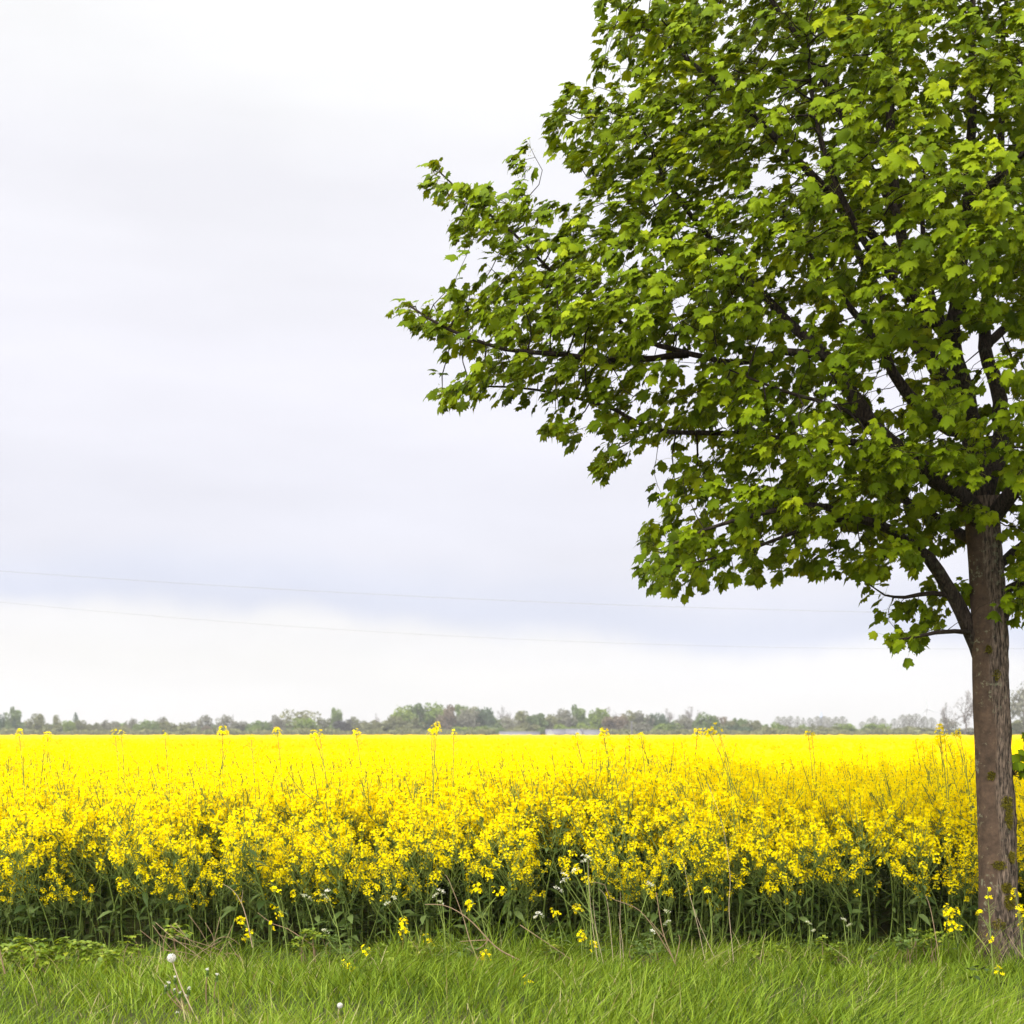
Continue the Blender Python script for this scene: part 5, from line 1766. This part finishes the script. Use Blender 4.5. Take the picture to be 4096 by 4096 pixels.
# ------------------------------------------------------------------ white umbels, dry stalks, bramble, dandelions
def umbel_thing(bx, Y, tops, label, lean=0.0):
    b0 = np.array([(bx - 2048) / FPX * Y, Y, 0.0])
    t = thing('umbel_plant', b0, label, 'plant', 'white umbel flowers on the verge')
    S, Lf = Geo(), Geo()
    hd = [(at(h[0], h[1], Y) - b0, h[2], h[3] if len(h) > 3 else 0.7) for h in tops]
    k = int(np.argmax([h[0][2] for h in hd]))
    main = curve(np.zeros(3), hd[k][0], (lean, 0, 0), 10)
    S.tube(main, np.linspace(0.0048, 0.0020, 10), 5, 0, 0.95)
    for q, (e, w, tint) in enumerate(hd):
        if q != k:
            i0 = int(np.clip(0.62 * 9 * e[2] / hd[k][0][2], 2, 8))
            S.tube(curve(main[i0], e, (0, 0, -0.02), 6), np.linspace(0.0030, 0.0016, 6), 4, 0, 0.95)
        U = Geo()
        n = int(12 + 220 * w)
        a = rng.uniform(0, 6.28, n)
        r_ = np.sqrt(rng.random(n)) * w
        tilt = 0.5 * (1 if q % 2 else -1)
        c = e + np.stack([np.cos(a) * r_, np.sin(a) * r_, 0.02 + 0.35 * w - 0.5 * r_ * r_ / w + tilt * np.cos(a) * r_], 1)
        for q2 in range(0, n, 5):
            U.tube(np.array([e, c[q2]]), 0.0009, 3, 1, 0.9)
        m = 3
        cc = np.repeat(c, m, 0) + rng.normal(0, 0.004, (n * m, 3))
        petals(U, cc, np.tile([[0, -0.15, 1.0]], (n * m, 1)) + rng.normal(0, 0.35, (n * m, 3)), np.full(n * m, 0.0075), 0, np.clip(rng.normal(tint - 0.1, 0.2, n * m), 0, 1))
        U.build('umbel', [M_umbel, M_stem], t)
    S.build('stem', M_stem, t)
    for q in range(16):
        i0 = int(rng.integers(0, 6))
        a = rng.uniform(0, 6.28)
        d = np.array([math.cos(a), math.sin(a), 0.45])
        P = curve(main[i0], main[i0] + unit(d) * rng.uniform(0.07, 0.16), (0, 0, 0.02), 5)
        for p_ in P[1:]:
            for s in (-1, 1):
                dd = unit(np.array([-d[1], d[0], 0]) * s + d * 0.7)
                strap_leaf(Lf, p_, dd, rng.uniform(0.015, 0.035), 0.009, mat=0, droop=0.2)
    Lf.build('foliage', M_weed, t)


for bx, Y, tops, lab, lean in (
    (2372, 10.6, [(2348, 3440, 0.040, 0.85), (2335, 3455, 0.025, 0.7)], 'tallest white umbel plant reaching into the yellow flowers', 0.0),
    (2400, 10.8, [(2232, 3568, 0.035, 0.85), (2258, 3532, 0.035, 0.9), (2258, 3510, 0.030, 0.8), (2298, 3492, 0.032, 0.85)], 'slanting plant with a row of four white umbels in the yellow flowers', 0.04),
    (2500, 10.8, [(2598, 3548, 0.040, 0.9)], 'slanting green stem with one flat white umbel near the dead branch', 0.0),
    (2230, 10.6, [(2160, 3668, 0.032, 0.9), (2140, 3680, 0.016, 0.85)], 'small white umbel in front of the dark crop stems', 0.0),
    (1780, 10.6, [(1766, 3575, 0.030, 0.7), (1745, 3590, 0.025, 0.5), (1762, 3620, 0.025, 0.3)], 'thick pale-stemmed umbel plant beside the long flower column', 0.01),
    (1655, 10.8, [(1574, 3602, 0.030, 0.6), (1548, 3625, 0.022, 0.4)], 'drooping greenish umbel just behind the long flower column', 0.04),
    (1365, 10.5, [(1298, 3600, 0.045, 0.25), (1308, 3575, 0.02, 0.9), (1300, 3735, 0.03, 0.3)], 'greenish umbel plant with a leaning thick stem behind nettles', 0.03),
    (1270, 10.8, [(1222, 3598, 0.040, 0.25)], 'smaller greenish umbel plant beside the leaning thick stem', 0.02),
    (2710, 10.7, [(2670, 3660, 0.03, 0.4), (2672, 3700, 0.025, 0.4)], 'budding umbel plant right behind the forked dead branch', 0.0),
    (2632, 10.4, [(2612, 3738, 0.022, 0.85)], 'low white umbel at the foot of the forked dead branch', 0.0),
    (3245, 10.6, [(3237, 3705, 0.03, 0.35), (3250, 3735, 0.02, 0.3)], 'budding greenish umbel plant halfway to the maple trunk', 0.0),
    (3400, 10.6, [(3375, 3690, 0.022, 0.4), (3395, 3712, 0.02, 0.4)], 'budding umbel plant nearer to the maple trunk with two heads', 0.0),
):
    umbel_thing(bx, Y, tops, lab, lean)


def stalk(pts_, Y, w, label, tint=0.5, group=None, branches=(), dY=0.0, name='dry_stalk'):
    P = np.array([at(x, y, Y + dY * i / max(1, len(pts_) - 1)) for i, (x, y) in enumerate(pts_)])
    P, rr = resample(P, np.linspace(w, w * 0.45, len(P)), 0.05)
    o0 = P[0].copy()
    G = Geo()
    G.tube(P - o0, rr, 5, 0, tint)
    for br in branches:
        Q = np.array([at(x, y, Y) for x, y in br]) - o0
        Q, r2 = resample(Q, np.linspace(w * 0.6, w * 0.3, len(Q)), 0.04)
        G.tube(Q, r2, 4, 0, tint)
    o = G.build(name, M_dry)
    o.location = o0
    return tag(o, label, 'dead stalk' if name == 'dry_stalk' else 'straw', group)


GD = 'dead stalks on the verge'
stalk([(2080, 3842), (2000, 3800), (1955, 3760), (1890, 3690), (1830, 3645), (1770, 3620), (1700, 3618)], 10.55, 0.0062, 'thick brown dead stalk slanting across the dark crop stems', 0.35, GD, [[(1955, 3760), (1900, 3762), (1840, 3766)], [(1955, 3758), (1930, 3785), (1905, 3800)]])
stalk([(1990, 3995), (1890, 3790), (1850, 3660), (1795, 3520), (1780, 3500)], 10.4, 0.0036, 'long thin grey-brown stalk crossing behind the thick slanting one', 0.5, GD)
stalk([(2740, 3935), (2690, 3830), (2650, 3720), (2625, 3570)], 10.3, 0.0055, 'forked reddish-brown dead branch standing at the grass edge', 0.3, GD, [[(2690, 3830), (2600, 3690), (2540, 3630), (2440, 3590), (2420, 3540), (2365, 3528)], [(2700, 3850), (2720, 3760), (2712, 3740)], [(2660, 3750), (2640, 3730), (2600, 3680)]])
stalk([(2080, 3700), (2200, 3780), (2300, 3850), (2330, 3880)], 10.6, 0.0036, 'dead stalk slanting down past the small white umbel', 0.4, GD)
stalk([(1010, 3790), (990, 3690), (965, 3610), (930, 3560), (890, 3535)], 10.7, 0.0040, 'pale kinked dead stalk rising behind the hanging rapeseed plant', 0.6, GD, [[(965, 3612), (972, 3560)]])
stalk([(1250, 3780), (1150, 3715), (1090, 3695), (1030, 3650)], 10.75, 0.0040, 'brown stalk lying low behind the tall thin rapeseed plant', 0.35, GD)
stalk([(3760, 3860), (3735, 3700), (3715, 3610), (3700, 3580)], 10.5, 0.0032, 'thin dead grass ear bent before the big rapeseed plant', 0.45, GD)
stalk([(20, 3895), (5, 3830), (-6, 3770)], 9.9, 0.0065, 'reddish stalk rising at the very end of the verge beside the bramble', 0.2, GD)
stalk([(4110, 3850), (4070, 3800), (4035, 3745)], 10.2, 0.0028, 'straw leaning against the outer side of the maple foot', 0.6, GD)
GS = 'tall pale straws on the verge'
for pts_, lab in (
    ([(2400, 3900), (2370, 3700), (2358, 3560), (2352, 3440)], 'pale straw rising beside the tallest white umbel'),
    ([(2415, 3860), (2385, 3720), (2372, 3600)], 'short pale straw next to the tallest white umbel'),
    ([(2455, 3870), (2440, 3700), (2425, 3590), (2395, 3555)], 'pale straw kinked at its top among the yellow flowers'),
    ([(2485, 3890), (2480, 3740), (2482, 3570)], 'upright pale straw in the middle of the straw cluster'),
    ([(2500, 3905), (2488, 3760), (2475, 3650)], 'pale straw at the outer side of the straw cluster'),
    ([(2820, 3840), (2790, 3700), (2755, 3560), (2735, 3450)], 'pale straw leaning outward near the single tall straw'),
    ([(2865, 3845), (2800, 3700), (2760, 3590)], 'second pale straw leaning outward near the single tall straw'),
    ([(2935, 3850), (2916, 3640), (2920, 3500), (2890, 3300), (2830, 3130)], 'tallest pale straw reaching high into the yellow flowers'),
    ([(2585, 3950), (2578, 3880), (2570, 3845)], 'short whitish straw standing out in the grass'),
    ([(833, 4050), (838, 3960), (842, 3850), (843, 3810)], 'pinkish straw beside the dandelion clock'),
):
    stalk(pts_, 10.35, 0.0022, lab, 0.75, GS, name='straw')

# heap of dead weed stems behind the dandelion clock: one dead plant, each stem a part
b0 = at(840, 3850, 10.65)
b0[2] = 0.0
t = thing('dead_weed', b0, 'tangle of fallen brown weed stems behind the dandelion clock', 'dead plant')
for pts_ in ([(560, 3720), (650, 3790), (740, 3830), (800, 3850)], [(700, 3690), (760, 3770), (800, 3850)], [(930, 3700), (900, 3770), (860, 3840)], [(650, 3800), (760, 3815), (900, 3870)], [(622, 3690), (690, 3750), (760, 3800), (830, 3850)], [(570, 3825), (640, 3832), (720, 3850)], [(730, 3865), (800, 3810), (885, 3762)], [(640, 3740), (720, 3770), (800, 3790), (900, 3830)],
             [(755, 3660), (800, 3720), (840, 3790)], [(880, 3668), (860, 3750), (835, 3830)], [(840, 3780), (870, 3755), (915, 3748), (960, 3780)], [(915, 3765), (940, 3810), (970, 3850)],
             [(610, 3700), (680, 3790), (760, 3860)], [(905, 3812), (950, 3820), (985, 3855)], [(680, 3700), (760, 3760), (860, 3840)], [(700, 3740), (790, 3770), (880, 3800), (930, 3845)], [(770, 3800), (800, 3840), (850, 3880)], [(820, 3690), (850, 3740), (862, 3800)]):
    Y = 10.65 + rng.uniform(-0.12, 0.12)
    P, rr = resample(np.array([at(x, y, Y) for x, y in pts_]) - b0, np.linspace(0.0024, 0.0014, len(pts_)), 0.05)
    G = Geo()
    G.tube(P, rr, 4, 0, rng.uniform(0.2, 0.6))
    G.build('stalk', M_dry, t)


def leaf_clump(name, spots, Y, dY, size, n_each, mats, label, cat, group=None, canes=True, upright=0.5, base=None):
    """A leafy weed: canes from the ground and broad leaves round the given places of the photograph."""
    b0 = at(*(base or (np.mean([s[0] for s in spots]), 3850)), Y)
    b0[2] = 0
    t = thing(name, b0, label, cat, group)
    Lf = Geo()
    for (x, y, r_) in spots:
        Yc = Y + rng.uniform(-dY, dY)
        c = at(x, y, Yc) - b0
        if canes:
            S = Geo()
            root = np.array([c[0] + rng.normal(0.03, 0.05), rng.uniform(-dY, dY), 0.0])
            S.tube(curve(root, c, (rng.normal(0, 0.03), 0, 0.03), 7), np.linspace(0.0035, 0.0018, 7), 4, 0, 0.3)
            S.build('cane', M_dry, t)
        for q in range(n_each):
            p_ = c + rng.normal(0, r_ / FPX * Y, 3) * np.array([1, 1, 0.6])
            p_[2] = max(p_[2], 0.02)
            a = rng.uniform(0, 6.28)
            d = np.array([math.cos(a), math.sin(a), rng.uniform(-0.3, upright)])
            for s in (-0.9, 0.0, 0.9):
                dd = np.array([math.cos(a + s), math.sin(a + s), d[2]])
                strap_leaf(Lf, p_ + unit(dd) * 0.008, dd, size * rng.uniform(0.7, 1.1) * (1.15 if s == 0 else 0.9), size * 0.72, mat=0, droop=rng.uniform(0.1, 0.5), tint=np.clip(rng.normal(0.5, 0.25), 0, 1))
    Lf.build('foliage', mats, t)
    return t


leaf_clump('bramble', [(30, 3800, 22), (60, 3790, 22), (115, 3775, 24), (145, 3780, 20), (150, 3820, 24), (210, 3810, 24), (215, 3845, 24), (260, 3770, 22), (300, 3790, 24), (335, 3800, 24), (390, 3790, 18), (340, 3835, 26), (420, 3830, 24), (455, 3815, 18), (270, 3860, 26), (120, 3860, 24), (60, 3850, 22), (380, 3870, 24), (410, 3860, 18)],
           10.45, 0.14, 0.052, 13, M_bramble, 'yellow-green bramble bush sprawling at the grass edge', 'bramble')
leaf_clump('bramble', [(690, 3705, 22), (725, 3720, 22), (740, 3745, 16), (700, 3730, 14)], 10.75, 0.06, 0.040, 7, M_bramble, 'small yellow-green bramble shoot above the tangle of dead stems', 'bramble')
leaf_clump('bramble', [(525, 3750, 14), (515, 3775, 16), (550, 3795, 14), (540, 3815, 16), (505, 3800, 14)], 10.7, 0.06, 0.034, 7, M_bramble, 'narrow upright bramble shoot beside the sprawling bush', 'bramble')
leaf_clump('nettle', [(1500, 3805, 20), (1520, 3790, 16), (1480, 3830, 20), (1530, 3840, 20), (1560, 3830, 16)], 10.5, 0.08, 0.036, 8, M_bramble, 'fresh green nettles under a single rapeseed head', 'nettle')
leaf_clump('nettle', [(690, 3860, 24), (640, 3880, 20), (740, 3890, 22), (705, 3880, 20)], 10.3, 0.08, 0.034, 8, M_bramble, 'yellowish ground leaves right under the dandelion clock', 'weed')
leaf_clump('broad_leaf_weed', [(390, 4075, 10), (405, 4068, 8)], 8.75, 0.02, 0.075, 1, M_rleaf, 'single pale grey-green dock leaf in the near grass', 'weed', canes=False, base=(395, 4100))
leaf_clump('broad_leaf_weed', [(3915, 3995, 14), (3960, 3990, 14), (3890, 3870, 18), (3930, 3860, 14)], 9.4, 0.05, 0.05, 2, M_rleaf, 'few pale broad leaves in the grass near the maple foot', 'weed', canes=False, base=(3930, 4000))

GW = 'leafy weeds along the edge of the crop'
for px, py, w, lab in (
    (1240, 3770, 34, 'feathery green weed at the foot of the smaller greenish umbel plant'),
    (1345, 3800, 30, 'low green weed under the leaning thick stem of an umbel plant'),
    (1700, 3800, 34, 'leafy green weed at the base of the long flower column'),
    (1890, 3815, 36, 'green weed just before the end of the thick dead stalk'),
    (2215, 3815, 30, 'leafy weed under the near small white umbel'),
    (2560, 3815, 34, 'bushy weed between the straw cluster and the forked dead branch'),
    (3050, 3810, 30, 'solitary green weed beyond the tallest straw'),
    (3330, 3800, 38, 'bushy green weed between the two budding umbel plants'),
    (3640, 3790, 42, 'widest leafy weed, before the bent dead grass ear'),
    (3720, 3780, 30, 'leafy weed at the foot of the big rapeseed plant'),
):
    spots = [(px + rng.normal(0, w), py + rng.uniform(-45, 30), 17) for q in range(8)]
    leaf_clump('leafy_weed', spots, 10.7, 0.12, 0.036, 8, M_weed if rng.random() < 0.5 else M_bramble, lab, 'weed', GW, upright=0.9, base=(px, 3850))


def dandelion(parts_, base_px, label, size=1.0):
    Y = CAM_H * FPX / (base_px[1] - HORIZON)
    b0 = at(base_px[0], base_px[1], Y)
    t = thing('dandelion', b0, label, 'dandelion', 'dandelions in the verge')
    for (x, y, kind) in parts_:
        e = at(x, y, Y) - b0
        S = Geo()
        S.tube(curve(np.zeros(3), e, (-0.012, 0, -0.004), 8), np.linspace(0.0042, 0.0034, 8), 6, 0, 0.75 if kind == 'clock' else 0.15)
        S.build('stem', M_dry, t)
        H = Geo()
        if kind == 'clock':
            n = 330
            d = unit(rng.normal(0, 1, (n, 3)))
            rr = size * 0.026 * rng.uniform(0.80, 1.0, n)[:, None]
            c = e + d * rr
            petals(H, c, d, np.full(n, 0.0072), 0, np.clip(rng.normal(0.6, 0.25, n), 0, 1))
            for q in range(0, n, 2):
                H.tube(np.array([e, c[q]]), 0.0003, 3, 0, 0.3)
            H.build('seed_head', M_clock, t)
            C = Geo()
            C.tube(np.array([e + [0, 0, -0.006], e + [0, 0, 0.0], e + [0, 0, 0.006]]), [0.003, 0.006, 0.002], 8, 0, 0.3)
            C.build('receptacle', M_dry, t)
        else:
            H.tube(np.array([e + [0, 0, -0.010], e + [0, 0, -0.004], e + [0, 0, 0.012], e + [0, 0, 0.022]]), [0.004, 0.0095, 0.0070, 0.004], 8, 0, 0.05)
            for q in range(8):
                a = q * 0.785
                strap_leaf(H, e + [0, 0, -0.006], [math.cos(a), math.sin(a), -0.6], 0.018, 0.006, mat=0, droop=0.3, tint=0.1)
            H.build('bud', M_weed, t)
            W = Geo()
            n = 26
            petals(W, e + np.array([0, 0, 0.026]) + rng.normal(0, 0.0035, (n, 3)), rng.normal(0, 0.3, (n, 3)) + [0, 0, 1], np.full(n, 0.008), 0, rng.random(n))
            W.build('tuft', M_clock, t)


dandelion([(686, 3832, 'clock')], (795, 4088), 'white dandelion clock on a long leaning stem')
dandelion([(676, 3948, 'bud'), (662, 3962, 'bud'), (700, 3925, 'bud'), (718, 3988, 'bud'), (756, 3970, 'bud'), (698, 3975, 'bud'), (743, 4002, 'bud')], (770, 4070), 'cluster of spent dandelion buds under the white clock')
dandelion([(830, 3895, 'bud')], (834, 4060), 'single closed dandelion bud with a white tip on a pink straw-like stem')
dandelion([(868, 3915, 'bud')], (862, 4030), 'closed dandelion bud beside the pinkish straw')
dandelion([(709, 4068, 'bud')], (712, 4094), 'low white-tipped dandelion bud below the spent cluster')
dandelion([(1360, 4022, 'clock')], (1362, 4094), 'small white dandelion puff in the near grass', 0.6)
